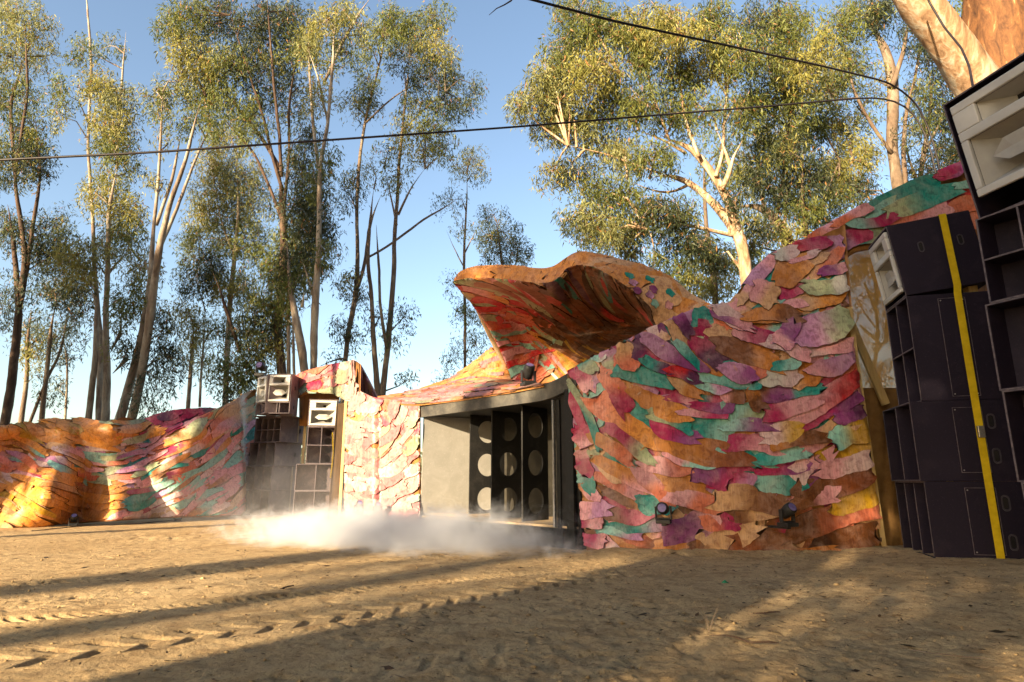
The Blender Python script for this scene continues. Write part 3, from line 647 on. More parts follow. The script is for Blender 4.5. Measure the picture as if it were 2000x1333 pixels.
def hole_board(name, W_, H_, n, r, matl, parent, M4, th_=.03, segs=28):
    V, Fc = [], []; ch = H_/n
    for c in range(n):
        zc = ch*(c+.5); b0 = len(V)
        for k in range(segs):
            a_ = 2*math.pi*k/segs; cx_, cz_ = math.cos(a_), math.sin(a_)
            m_ = min((W_/2)/max(abs(cx_), 1e-6), (ch/2)/max(abs(cz_), 1e-6))
            for yy in (0, th_):
                V.append((W_/2+cx_*m_, yy, zc+cz_*m_)); V.append((W_/2+cx_*r, yy, zc+cz_*r))
        for k in range(segs):
            a0 = b0+k*4; a1 = b0+((k+1) % segs)*4
            Fc += [(a0, a1, a1+1, a0+1), (a0+2, a0+3, a1+3, a1+2), (a0+1, a1+1, a1+3, a0+3)]
        # corner fillers
        for sx in (-1, 1):
            for sz in (-1, 1):
                a_ = math.atan2(sz*ch/2, sx*W_/2) % (2*math.pi); k = int(a_/(2*math.pi)*segs) % segs; k2 = (k+1) % segs
                for yy in (0, 1):
                    V.append((W_/2+sx*W_/2, yy*th_, zc+sz*ch/2)); Fc.append((b0+k*4+yy*2, len(V)-1, b0+k2*4+yy*2))
    b0 = len(V)
    for (x_, z_) in ((0, 0), (W_, 0), (W_, H_), (0, H_)): V += [(x_, 0, z_), (x_, th_, z_)]
    for k in range(4): k2 = (k+1) % 4; Fc.append((b0+k*2, b0+k2*2, b0+k2*2+1, b0+k*2+1))
    V = [M4 @ Vector(v_) for v_ in V]
    return mesh_np(name, V, Fc, matl, parent)
for px_, Yb, hd, Wd in ((918, 12.15, 33, .78), (961, 11.45, 42, .80), (1021, 10.62, 52, .74)):
    g_ = P(px_, 900, Yb)
    M4 = Matrix.Translation((g_[0], g_[1], Z0+.003)) @ Matrix.Rotation(math.radians(hd), 4, 'Z')
    hole_board('holed_board', Wd, Z1-Z0-.01, 3, .215, M['boxblack'], sb, M4)
finish(sb)

# ---- roof skin and hood
hood = empty('shell_canopy', (0.3, 12, 0)); tag(hood, 'big orange-rimmed shell canopy of plywood pieces curling over the black stage box', 'canopy')
lip = [(887, 554, 10.5), (915, 548, 10.3), (950, 547, 10.1), (1000, 551, 9.85), (1045, 557, 9.65), (1078, 557, 9.5), (1094, 546, 9.4), (1108, 530, 9.35), (1130, 525, 9.3), (1160, 529, 9.25), (1195, 547, 9.2), (1235, 572, 9.2), (1268, 600, 9.25), (1284, 636, 9.4)]
outer = [(886, 547, 10.55), (897, 530, 10.45), (935, 519, 10.25), (1000, 518, 10.0), (1045, 525, 9.8), (1078, 525, 9.65), (1097, 512, 9.6), (1115, 497, 9.55), (1135, 491, 9.5), (1180, 498, 9.5), (1255, 518, 9.5), (1310, 541, 9.5), (1350, 576, 9.4), (1396, 599, 9.2)]
midc = [(957, 648, 11.9), (1010, 640, 12.3), (1100, 640, 12.4), (1180, 640, 12.1), (1240, 632, 11.2), (1284, 640, 9.6)]
basec = [(1003, 752, 12.3), (1045, 752, 12.1), (1110, 738, 11.6), (1170, 705, 11.0), (1240, 670, 10.2), (1286, 650, 9.7)]
HU = Loft(lip, midc, basec, k=3); HF = Loft(lip, outer, k=3)
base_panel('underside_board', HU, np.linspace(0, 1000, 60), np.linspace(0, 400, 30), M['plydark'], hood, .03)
base_panel('rim_board', HF, np.linspace(0, 1000, 90), np.linspace(0, 400, 5), M['plydark'], hood, .02)
# top skin, unseen from the front but closing the shell
back = [(x, y+120-(60 if x < 960 else 0), Yv+2.6) for x, y, Yv in outer]
def ptsY(c): q = smooth_curve(c, 60, 2); return P(q[:, 0], q[:, 1], q[:, 2])
o_ = ptsY(outer); bk = ptsY(basec); bk2 = o_.copy(); bk2[:, 1] += 2.4; bk2[:, 2] -= 1.1; bk3 = o_.copy(); bk3[:, 1] += 3.6; bk3[:, 2] = 2.3; bk3[:, 0] = bk3[:, 0]*.8+.3
uu, vv = np.meshgrid(np.linspace(0, 1000, 60), np.linspace(0, 400, 14), indexing='ij'); pp, nn = normals(HU, uu, vv)
tg = pp - nn*np.clip(vv/60, 0, 1)[..., None]*.14; fo_ = np.clip(1-vv/90, 0, 1)[..., None]; tg = tg*(1-fo_)+o_[:, None]*fo_
grid_panel('top_skin', tg + np.array([0, .035, 0]), M['ply'], hood, .02)
def ang_h(u, v):
    if u < 260: return float(np.interp(v, [0, 150, 400], [25, 5, -18]))
    return float(np.interp(u, [260, 600, 1000], [38, 40, 20]))
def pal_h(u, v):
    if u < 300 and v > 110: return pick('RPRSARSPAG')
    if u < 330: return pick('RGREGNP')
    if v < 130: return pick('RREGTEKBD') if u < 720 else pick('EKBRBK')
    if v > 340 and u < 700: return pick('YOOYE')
    return pick('KBEKBKKB')  # dark browns put the shade of the hollow into the paint
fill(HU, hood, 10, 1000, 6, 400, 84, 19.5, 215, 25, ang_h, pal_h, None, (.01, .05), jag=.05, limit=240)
fill(HF, hood, 0, 1000, 90, 330, 95, 170, 170, 300, lambda u, v: 2, lambda u, v: pick('NNNON' if u < 500 else 'CNC'), None, (.006, .02), jag=.05, limit=44)
for u_, v_, c_ in ((735, 150, 'T'), (790, 230, 'T'), (775, 90, 'L'), (840, 160, 'V'), (860, 90, 'L'), (820, 40, 'V'), (880, 250, 'T'), (905, 60, 'A'), (930, 150, 'P')):
    shard(HF, hood, u_, v_, 34, 60, 20, c_, c_, .034, jag=.12)
R1 = Loft([(738, 786, 13.3), (815, 790, 12.4), (900, 780, 11.4), (1000, 764, 10.3), (1062, 752, 9.75)], [(738, 777, 14.2), (830, 762, 13.6), (900, 750, 13.0), (960, 741, 12.6), (1035, 748, 12.2)])
R2 = Loft([(820, 764, 13.7), (880, 754, 13.2), (940, 745, 12.7), (1002, 748, 12.3)], [(820, 762, 14.1), (880, 742, 13.9), (935, 702, 13.4), (974, 668, 12.5)])
base_panel('roof_board', R1, np.linspace(0, 1000, 40), np.linspace(0, 400, 8), M['plydark'], hood)
base_panel('shoulder_board', R2, np.linspace(0, 1000, 24), np.linspace(0, 400, 10), M['plydark'], hood)
fill(R1, hood, 0, 1000, 20, 400, 90, 62, 190, 55, lambda u, v: -6, lambda u, v: pick('psngwpsnp'), None, (.008, .04), jag=.05, limit=90)
fill(R2, hood, 100, 1000, 10, 400, 120, 52, 260, 55, lambda u, v: -12, lambda u, v: pick('nnNnOpn'), None, (.008, .04), jag=.05, limit=60)
sh = [o for o in hood.children if o.name.startswith('plywood_shard')]
finish(hood)

# ------------------------------------------------------------------ speakers
def pill(mb, x, y0, z0, ry, rz, dx, n=20):
    """a rounded slot ring standing on a side wall at x (local), normal +x"""
    pts = []
    for k in range(n):
        a_ = 2*math.pi*k/n; cz = math.sin(a_); cy_ = math.cos(a_)
        pts.append((y0+ry*cy_, z0+(rz-ry)*(1 if cz > 0 else -1)*(1 if abs(cz) > .01 else 0)+ry*cz))
    V = [(x, p[0], p[1]) for p in pts]+[(x+dx, p[0], p[1]) for p in pts]
    V += [(x+dx, y0+(p[0]-y0)*.72, z0+(p[1]-z0)*.82) for p in pts]+[(x-.001, y0+(p[0]-y0)*.68, z0+(p[1]-z0)*.78) for p in pts]
    Fc = [(o1*n+k, o1*n+(k+1) % n, (o1+1)*n+(k+1) % n, (o1+1)*n+k) for o1 in range(3) for k in range(n)]
    Fc.append(tuple(3*n+k for k in range(n)))
    return mb.add(V, Fc)
def cab_shell(root, w_, h_, d_, m_, t=.022, name='cabinet'):
    mb = MB(); x = w_/2
    mb.box(-x, 0, 0, -x+t, d_, h_).box(x-t, 0, 0, x, d_, h_).box(-x+t, 0.001, 0, x-t, d_, t).box(-x+t, 0.001, h_-t, x-t, d_, h_).box(-x+t, d_-t, t, x-t, d_, h_-t)
    o = mb.build(name, m_, root, bevel=.006)
    e = MB(); w2 = .016; y0, y1 = -.004, 0.0
    e.box(-x, y0, 0, -x+w2, y1, h_).box(x-w2, y0, 0, x, y1, h_).box(-x+w2, y0, 0, x-w2, y1, w2).box(-x+w2, y0, h_-w2, x-w2, y1, h_)
    e.build('front_edge', M['cab_edge'], root)
    return o
def funnel(mb, x0, x1, z0, z1, tx0, tx1, tz0, tz1, yf, yb):
    V = [(x0, yf, z0), (x1, yf, z0), (x1, yf, z1), (x0, yf, z1), (tx0, yb, tz0), (tx1, yb, tz0), (tx1, yb, tz1), (tx0, yb, tz1)]
    mb.add(V, [(0, 1, 5, 4), (1, 2, 6, 5), (2, 3, 7, 6), (3, 0, 4, 7)])
def frame_plate(mb, x0, x1, z0, z1, holes, y0, y1):
    """white plate with rectangular holes stacked in z"""
    holes = sorted(holes, key=lambda q: q[2]); zc = z0
    for hx0, hx1, hz0, hz1 in holes:
        mb.box(x0, y0, zc, x1, y1, hz0); mb.box(x0, y0+.0005, hz0, hx0, y1, hz1); mb.box(hx1, y0+.0005, hz0, x1, y1, hz1); zc = hz1
    mb.box(x0, y0, zc, x1, y1, z1)
def white_horn(root, w_, z0, z1, inset=.03):
    x = w_/2-inset; H = z1-z0
    u = (-x*.55, x*.55, z0+H*.70, z0+H*.91); l = (-x*.86, x*.86, z0+H*.08, z0+H*.60)
    mb = MB(); frame_plate(mb, -x, x, z0, z1, [u, l], -.035, .015); mb.build('horn_flare', M['white'], root, bevel=.012)
    mb = MB()
    funnel(mb, u[0], u[1], u[2], u[3], -x*.10, x*.10, (u[2]+u[3])/2-.03, (u[2]+u[3])/2+.03, .013, .22)
    funnel(mb, l[0], l[1], l[2], l[3], -x*.22, x*.22, z0+H*.26, z0+H*.42, .013, .34)
    mb.build('horn_throat', M['flare_shade'], root)
    mb = MB(); mb.box(-x*.12, .22, (u[2]+u[3])/2-.04, x*.12, .23, (u[2]+u[3])/2+.04); mb.box(-x*.25, .34, z0+H*.24, x*.25, .35, z0+H*.44)
    mb.build('throat_back', M['dark'], root)
    zc = z0+H*.34; mb = MB(); r = H*.11
    V = [(-x*.62, .05, zc), (-x*.30, .0, zc+r), (x*.30, .0, zc+r), (x*.62, .05, zc), (x*.30, .0, zc-r), (-x*.30, .0, zc-r), (-x*.2, .33, zc), (x*.2, .33, zc), (-x*.2, .01, zc), (x*.2, .01, zc)]
    mb.add(V, [(0, 1, 8), (1, 2, 9, 8), (2, 3, 9), (3, 4, 9), (4, 5, 8, 9), (5, 0, 8), (0, 6, 1), (1, 6, 7, 2), (2, 7, 3), (3, 7, 4), (4, 7, 6, 5), (5, 6, 0)])
    mb.build('phase_plug', M['flare_shade'], root)
def speaker(label, loc, rz, w_, h_, d_, kind, group, m_=None, pitch=0, handles=(), cols=2, shelf=False, holes=0, panel=None, name='speaker_cabinet'):
    m_ = m_ or M['cab']; r = empty(name, loc, (math.radians(pitch), 0, math.radians(rz))); r.rotation_mode = 'XYZ'
    r.rotation_euler = (Matrix.Rotation(math.radians(rz), 3, 'Z') @ Matrix.Rotation(math.radians(pitch), 3, 'X')).to_euler()
    tag(r, label, 'speaker', group)
    cab_shell(r, w_, h_, d_, m_); x = w_/2-.022
    if kind == 'horn': white_horn(r, w_, .03, h_-.03) if w_ < .8 else white_horn(r, w_, .07, h_-.06, .065)
    if kind == 'hornbig': white_horn(r, w_, .24, h_-.09, .085)
    if kind == 'hornslot':
        white_horn(r, w_, h_*.30, h_-.03)
        MB().box(-x, -.002, h_*.30-.03, x, .4, h_*.30-.008).build('shelf', m_, r)
        mb = MB()
        for sx in (-.25, .25):
            mb.hexa([(sx*w_*.2, .0, .03), (sx*w_*.2+.02, .0, .03), (sx*w_+.02, .35, .03), (sx*w_, .35, .03), (sx*w_*.2, .0, h_*.26), (sx*w_*.2+.02, .0, h_*.26), (sx*w_+.02, .35, h_*.26), (sx*w_, .35, h_*.26)])
        mb.build('divider', M['cab_edge'], r)
    if kind == 'slot':
        for c in range(1, cols):
            xc = -x+2*x*c/cols; MB().box(xc-.01, -.002, .022, xc+.01, .5, h_-.022).build('divider', m_, r)
            MB().box(xc-.009, -.006, .022, xc+.009, -.002, h_-.022).build('divider_edge', M['cab_edge'], r)
        if shelf:
            mb = MB().box(-x, -.003, h_/2-.01, x, .3, h_/2+.01); mb.build('shelf', m_, r)
            MB().box(-x, -.007, h_/2-.009, x, -.0035, h_/2+.009).build('shelf_edge', M['cab_edge'], r)
        if holes:
            Hh = h_-.05; Wh = 2*x/cols*.95
            for c in holes if isinstance(holes, (list, tuple)) else [holes]:
                M4 = Matrix.Translation((-x+2*x*c/cols+.01, .16, .025)) @ Matrix.Rotation(math.radians(14), 4, 'Z')
                hole_board('holed_baffle', Wh, Hh, 4, min(Wh*.36, Hh/4*.40), m_, r, M4, .02, 20)
        mb = MB().hexa([(-x, .28, .022), (x, .55, .022), (x, .57, .022), (-x, .30, .022), (-x, .28, h_-.022), (x, .55, h_-.022), (x, .57, h_-.022), (-x, .30, h_-.022)])
        mb.build('angled_baffle', m_, r)
    for (hy, hz, ry, rzz) in handles:
        pill(MB(), w_/2, hy, hz, ry, rzz, .012).build('handle_cup', M['handle'], r, smooth=False)
        MB().box(w_/2+.0005, hy-ry*.5, hz-rzz*.62, w_/2+.003, hy+ry*.5, hz+rzz*.62).build('handle_slot_shade', M['dark'], r)  # solid dark plate, its colour stands in for shade inside the slot
    if panel:
        y0, y1, z0, z1 = panel; mb = MB(); q = .006
        mb.box(w_/2, y0, z0, w_/2+.005, y0+q, z1).box(w_/2, y1-q, z0, w_/2+.005, y1, z1).box(w_/2, y0+q, z0, w_/2+.005, y1-q, z0+q).box(w_/2, y0+q, z1-q, w_/2+.005, y1-q, z1)
        mb.build('panel_trim', M['cab_edge'], r)
        for yy, zz in ((y0+.03, z0+.03), (y1-.03, z1-.03), (y0+.03, z1-.03), (y1-.03, z0+.03)):
            MB().cyl((w_/2, yy, zz), (w_/2+.006, yy, zz), .008, n=8).build('screw', M['chrome'], r)
    return r
GR = 'dark speaker cabinets in the right-hand stacks'
# strapped stack, fronts facing left
ux = np.array([math.cos(math.radians(-104.5)), math.sin(math.radians(-104.5))]); uy = np.array([-ux[1], ux[0]])
corner = np.array([5.10, 7.92]); W_C = 1.10
cen = corner - ux*W_C/2; gzb = float(gz(5.6, 7.8, False))
def cl(dx, dy): q = cen + ux*dx + uy*dy; return q[0], q[1]
zc0 = .0
H1, H2, H3 = .955, .985, 1.39
speaker('bottom speaker cabinet of the yellow-strapped stack, standing on the sand', (*cl(0, 0), zc0), -104.5, W_C, H1, 1.32, 'slot', GR, cols=3,
        handles=((.83, .70, .045, .095), (.84, .25, .045, .095)), panel=(.42, .75, .10, .88))
speaker('second cabinet up in the yellow-strapped stack, with two pill-shaped handles', (*cl(0, -.04), zc0+H1+.003), -104.5, W_C, H2, 1.34, 'slot', GR, cols=2,
        handles=((.86, .72, .045, .095), (.86, .30, .045, .095)), panel=(.46, .78, .10, .90))
speaker('tall third cabinet of the yellow-strapped stack, with a shelf across its front', (*cl(.125, .10), zc0+H1+H2+.006), -104.5, W_C-.25, H3, 1.28, 'slot', GR, cols=2, shelf=True, holes=[1], panel=(.35, .36+.30, .05, 1.33))
zt = zc0+H1+H2+H3+.009
speaker('tilted white-flared horn speaker on top of the yellow-strapped stack', (*cl(.13, .10), zt+.005), -104.5, W_C-.26, 1.0, 1.0, 'horn', GR, pitch=7,
        handles=((.33, .62, .035, .075), (.80, .62, .035, .075)))
for dx in (-.4, .4):
    p_ = cl(dx, .90); tag(MB().box(-.06, -.05, 0, .06, .05, .115).build('timber_wedge', M['batten'], loc=(p_[0], p_[1], zt)), 'small timber block propping up the %s back corner of the tilted horn speaker' % ('near' if dx > 0 else 'far'), 'block')
# yellow strap
st = MB(); wl = W_C/2+.010
def C3(dx, dy, z): q = cl(dx, dy); return Vector((q[0], q[1], z))
def strip(mb, pts, wdt, axv, thk=.004):
    for p0, p1 in zip(pts[:-1], pts[1:]):
        p0 = Vector(p0); p1 = Vector(p1); ax_ = Vector(axv).normalized(); d_ = (p1-p0).normalized(); s_ = ax_*wdt/2; t2 = d_.cross(ax_).normalized()*thk/2
        mb.hexa([p0-s_-t2, p0+s_-t2, p0+s_+t2, p0-s_+t2, p1-s_-t2, p1+s_-t2, p1+s_+t2, p1-s_+t2])
tp = 7*math.pi/180
def HC(dx, ly, lz): return C3(dx, .10+ly*math.cos(tp)-lz*math.sin(tp), zt+.005+ly*math.sin(tp)+lz*math.cos(tp))
strip(st, [C3(wl+.006, .68, .0), C3(wl+.006, .68, zt), HC(wl+.006, .60, .02), HC(wl+.006, .68, 1.006)], .085, (uy[0], uy[1], 0))
strip(st, [HC(wl+.006, .68, 1.008), HC(-wl+.26, .68, 1.008)], .085, (uy[0], uy[1], .14))
strip(st, [HC(-wl+.26, .68, 1.006), C3(-wl, .68, zt), C3(-wl, .68, 0)], .085, (uy[0], uy[1], 0))
bk_ = C3(wl+.02, .68, 1.55); st_o = MB().box(-.02, -.035, -.07, .03, .035, .07).build('ratchet_buckle', M['chrome'], None, bevel=.006)
st_o.location = bk_; st_o.rotation_euler = (0, 0, math.radians(-104.5))
wide_strap = st.build('ratchet_strap', M['strap']); st_o.parent = wide_strap
tag(wide_strap, 'wide yellow ratchet strap running down the side of the near speaker stack', 'strap')
# nearest stack at the frame edge
rzD = -67; dxv = np.array([math.cos(math.radians(rzD)), math.sin(math.radians(rzD))]); dyv = np.array([-dxv[1], dxv[0]])
LD = np.array([5.07, 6.42]); W_D = 1.2; cD = LD + dxv*W_D/2
def dl(dx, dy): q = cD + dxv*dx + dyv*dy; return q[0], q[1]
zz = 0
for k, (hh, dxx, lab) in enumerate(((.945, .03, 'lowest cabinet of the nearest stack, cut off by the right edge'), (.92, .0, 'second cabinet of the nearest stack at the right edge, plain slotted front'),
                              (.925, -.02, 'third cabinet of the nearest stack at the right edge, greyish inner baffle'), (.955, .03, 'fourth cabinet of the nearest stack, directly below the big tilted horn'))):
    speaker(lab, (*dl(dxx, 0), zz), rzD, W_D, hh, 1.0, 'slot', GR, cols=2 if k != 3 else 3, shelf=(k == 3)); zz += hh+.003
speaker('largest tilted white-flared horn speaker at the upper right, against the gum trunk', (*dl(.06, .02), zz+.02), rzD-10, 1.34, 1.42, 1.0, 'hornbig', GR, pitch=10)
for dx in (-.45, .45):
    p_ = dl(dx, .80); tag(MB().box(-.06, -.05, 0, .06, .05, .15).build('timber_wedge', M['batten'], loc=(p_[0], p_[1], zz)), 'timber block under the %s back corner of the biggest horn speaker' % ('near' if dx > 0 else 'far'), 'block')

# far stacks
GL = 'haze-toned speaker cabinets in the far stacks'
rA = -24.3; ax = np.array([math.cos(math.radians(rA)), math.sin(math.radians(rA))]); ay = np.array([-ax[1], ax[0]])
cA = np.array([-6.88, 18.3]) - ax*.5
def al(dx, dy): q = cA+ax*dx+ay*dy; return q[0], q[1]
z = 0; D_ = M['cab_hazed']
for k, (h_, dx, dy, lab, hol) in enumerate(((.71, -.02, 0, 'bottom cabinet of the far left stack, half lost in smoke', [0]), (.68, -.01, 0, 'second cabinet of the far left stack, round-holed baffle showing', [0]),
                              (.68, .03, .02, 'third cabinet of the far left stack, front divided into three', []), (.72, .17, .02, 'fourth cabinet of the far left stack, below the two white horns', []))):
    speaker(lab, (*al(dx, dy), z), rA, 1.0, h_, 1.05, 'slot', GL, D_, cols=3 if k < 3 else 4, shelf=(k == 3), holes=hol, handles=((.8, h_*.5, .03, .07),)); z += h_+.003
zA = z
pH = P(541, 812, 17.55); speaker('white-flared horn speaker facing us on top of the far left stack', (pH[0], 17.55, zA+.02), -1, .68, 1.12, .62, 'hornslot', GL, D_, handles=((.3, .75, .03, .06), (.3, .2, .03, .06)))
pH = P(507, 812, 17.7); speaker('white-flared horn speaker turned away at the left end of the far stack', (pH[0], 17.72, zA+.02), -46, .66, 1.10, .5, 'hornslot', GL, D_)
tag(MB().box(-.62, -.75, 0, .60, .35, .018).build('plywood_sheet', D_, loc=(*al(.22, .55), zA)), 'thin dark board between the far left stack and its two horns', 'board')
rB = 13; bx_ = np.array([math.cos(math.radians(rB)), math.sin(math.radians(rB))])
cB = np.array(P(611, 1008, 17.3))[:2]
z = 0
speaker('bottom wide cabinet of the far right-hand stack, behind the smoke', (cB[0], cB[1], z), rB, 1.04, .71, .8, 'slot', GL, D_, cols=2, holes=[1]); z += .713
speaker('second wide cabinet of the far right-hand stack, two-part front', (cB[0], cB[1], z), rB, 1.04, .71, .8, 'slot', GL, D_, cols=2, holes=[1]); z += .713
speaker('tall narrow cabinet under the lone white horn of the far stacks', (cB[0]+.09, cB[1], z), rB, .74, 1.0, .7, 'slot', GL, D_, cols=2, shelf=True, holes=[1]); z += 1.003
speaker('lone square white horn speaker on the far right-hand stack', (cB[0]+.10, cB[1]-.02, z), rB-4, .78, .75, .6, 'horn', GL, D_)
st = MB(); strip(st, [(*al(.519, .78), 0.0), (*al(.519, .78), 2.1)], .05, (ay[0], ay[1], 0)); strip(st, [(*al(.69, .72), 2.1), (*al(.69, .72), zA)], .05, (ay[0], ay[1], 0))
tag(st.build('ratchet_strap', M['strap_old']), 'dusty grey strap down the side of the far left speaker stack', 'strap')
st = MB(); p0 = np.array(P(651, 845, 17.0)); strip(st, [(p0[0]-.02, p0[1], p0[2]), (p0[0]+.03, p0[1], p0[2]-.55), (p0[0]+.0, p0[1], p0[2]-1.2)], .035, (1, 0, 0))
tag(st.build('ratchet_strap', M['strap']), 'thin yellow strap hanging beside the far right-hand speaker stack', 'strap')

# ------------------------------------------------------------------ stage lamps
def moving_head(label, loc, rz, s=1.0, tilt=40, lensm=None, cat='stage light'):
    r = empty('stage_light', tuple(loc), (0, 0, math.radians(rz))); tag(r, label, cat, 'moving-head stage lights')
    MB().box(-.13*s, -.13*s, 0, .13*s, .13*s, .07*s).build('base', M['black'], r, bevel=.01*s)
    mb = MB(); mb.box(-.15*s, -.04*s, .07*s, -.12*s, .04*s, .30*s).box(.12*s, -.04*s, .07*s, .15*s, .04*s, .30*s).box(-.119*s, -.05*s, .071*s, .119*s, .05*s, .10*s); mb.build('yoke', M['black'], r, bevel=.008*s)
    c, sn = math.cos(math.radians(tilt)), math.sin(math.radians(tilt)); d = Vector((0, -c, sn)); ce = Vector((0, 0, .26*s))
    mb = MB().tube([ce-d*.13*s, ce-d*.10*s, ce+d*.06*s, ce+d*.15*s, ce+d*.17*s], [.05*s, .095*s, .11*s, .105*s, .09*s], 18); mb.build('lamp_head', M['black'], r, smooth=True)
    MB().cyl(ce+d*.171*s, ce+d*.177*s, .075*s, n=18).build('lens', lensm or M['lens'], r)
    return r
p_ = P(1032, 752, 10.2); moving_head('black moving-head light standing on the roof edge below the canopy', (p_[0], 10.2, p_[2]-.02), 20, .85, 55)
p_ = P(509, 738, 18.0); moving_head('dark moving-head light on top of the far left speaker stack', (p_[0], 18.0, zA+1.14), 0, 1.1, 10)
g_ = G(1302, 1025, .42); 
for px_, py_, Yp, s_, tl, lab in ((1296, 1012, 8.5, .95, 8, 'stage light with violet lens low in front of the right painted wall'), (1538, 1018, 8.38, .95, 30, 'dark stage light at the shaded foot of the right painted wall')):
    p_ = P(px_, py_, Yp); r = moving_head(lab, (p_[0], Yp, p_[2]-.07), -20 if px_ < 1400 else 20, .72, tl)
    MB().box(-.03, -.02, -.03, .03, .42, -.003).build('wall_bracket', M['black'], r)
for px_, py_, Yp, lab in ((700, 1000, 12.6, 'small dusty stage light at the left foot of the pink wall'), (736, 1003, 12.7, 'small dusty stage light at the right foot of the pink wall'),
                          (146, 1004, 14.3, 'small stage light at the shaded foot of the orange wall'), (350, 986, 16.2, 'small stage light near the far end of the rippling wall')):
    p_ = P(px_, py_, Yp); r = moving_head(lab, (p_[0], Yp, .0 if px_ < 600 else p_[2]-.05), 30, .62, 40)
    if px_ > 600: MB().box(-.15, -.15, -p_[2]+.05, .15, .15, -.002).build('plinth', M['boxblack'], r)

# ------------------------------------------------------------------ cables
def cable(label, pts, r=.013, name='power_cable', m_='cable'):
    c = np.array(pts, float); d = np.r_[0, np.cumsum(np.linalg.norm(np.diff(c[:, :2], axis=0), axis=1))]; t = np.linspace(0, d[-1], 90)
    q = np.stack([np.interp(t, d, c[:, i]) for i in range(3)], -1)
    for _ in range(4): q[1:-1] = (q[:-2]+q[1:-1]*2+q[2:])/4
    p = P(q[:, 0], q[:, 1], q[:, 2]); o = MB().tube([tuple(v) for v in p], [r]*len(p), 7).build(name, M[m_], smooth=True)
    return tag(o, label, 'cable', 'black overhead cables')
cable('upper black cable sloping down from the top of the sky to the crest', [(930, -30, 5.5), (1040, 0, 6), (1200, 42, 6.7), (1400, 85, 7.6), (1600, 128, 8.6), (1740, 162, 9.5), (1790, 200, 9.9), (1818, 260, 10), (1836, 330, 9.9), (1842, 420, 9.9)], .016)
cable('long lower black cable crossing the whole sky from the left edge', [(-60, 316, 7.2), (0, 313, 7.2), (300, 298, 7.4), (600, 277, 7.8), (1000, 249, 8.5), (1300, 224, 9.1), (1500, 208, 9.5), (1700, 190, 9.9), (1745, 191, 10), (1775, 205, 10), (1800, 240, 10), (1822, 300, 10), (1840, 420, 9.95)], .0155)
cable('black cable lying along the thick gum limb down to the big horn', [(1800, -30, 9.2), (1815, 5, 9.3), (1845, 55, 9.2), (1878, 95, 8.9), (1893, 130, 8.5), (1902, 178, 7.6), (1905, 192, 7.2)], .017)
p_ = [G(x_, y_)+np.array([0, 0, .02]) for x_, y_ in ((1716, 1075), (1740, 1082), (1770, 1088), (1800, 1092), (1822, 1100))]
for k in range(3):
    tag(MB().tube([tuple(q+np.array([.02*k, .07*k-.05, .045])) for q in p_], [.012]*5, 6).build('power_cable', M['cable'], smooth=True), ('frontmost', 'middle', 'rearmost')[k]+' of three cables on the sand between wall and strapped stack', 'cable')

def ground_cable(lab, pix, r_=.011):
    c = np.array([G(*q)[:2] for q in pix]); d = np.r_[0, np.cumsum(np.hypot(*np.diff(c, axis=0).T))]; t = np.linspace(0, d[-1], 70)
    q = np.stack([np.interp(t, d, c[:, i]) for i in range(2)], -1)
    for _ in range(6): q[1:-1] = (q[:-2]+2*q[1:-1]+q[2:])/4
    q = q + .03*np.stack([np.sin(t*5), np.cos(t*4)], -1); z = gz(q[:, 0], q[:, 1])+r_*.7
    tag(MB().tube([(a_, b_, float(c_)) for (a_, b_), c_ in zip(q, z)], [r_]*70, 6).build('power_cable', M['cable'], smooth=True), lab, 'cable', 'power leads on the sand')
ground_cable('thin black lead on the sand in front of the left wall', [(60, 1038), (150, 1028), (250, 1024), (350, 1016)], .01)

# ------------------------------------------------------------------ trees
LEAFC = dict(olive=((.160, .180, .042), (.092, .112, .034)), gold=((.285, .265, .070), (.195, .195, .052)), pale=((.265, .270, .105), (.180, .190, .068)),
             dark=((.062, .078, .032), (.036, .048, .025)), blue=((.105, .130, .078), (.064, .084, .055)), rust=((.30, .15, .05), (.22, .13, .045)))
def leaves_mesh(name, C, size, tones, parent, rng, aspect=.2, loc=None):
    N = len(C)
    d = rng.normal(size=(N, 3))*np.array([.55, .55, .35]) + np.array([0, 0, -.75]); d /= np.linalg.norm(d, axis=1, keepdims=True)
    s = np.cross(d, rng.normal(size=(N, 3))); s /= np.linalg.norm(s, axis=1, keepdims=True)
    L = size*rng.uniform(.6, 1.35, (N, 1)); Wd = L*aspect*rng.uniform(.7, 1.3, (N, 1)); nrm_ = np.cross(d, s)
    V = np.stack([C, C+d*L*.42+s*Wd*.5+nrm_*L*.04, C+d*L+nrm_*L*rng.uniform(-.12, .12, (N, 1)), C+d*L*.42-s*Wd*.5+nrm_*L*.04], 1).reshape(-1, 3)
    Fq = np.arange(4*N).reshape(-1, 4)
    col = np.repeat(tones*rng.uniform(.85, 1.15, (N, 1)), 4, axis=0)
    return mesh_np(name, V, Fq, M['leaf'], parent, col=col)
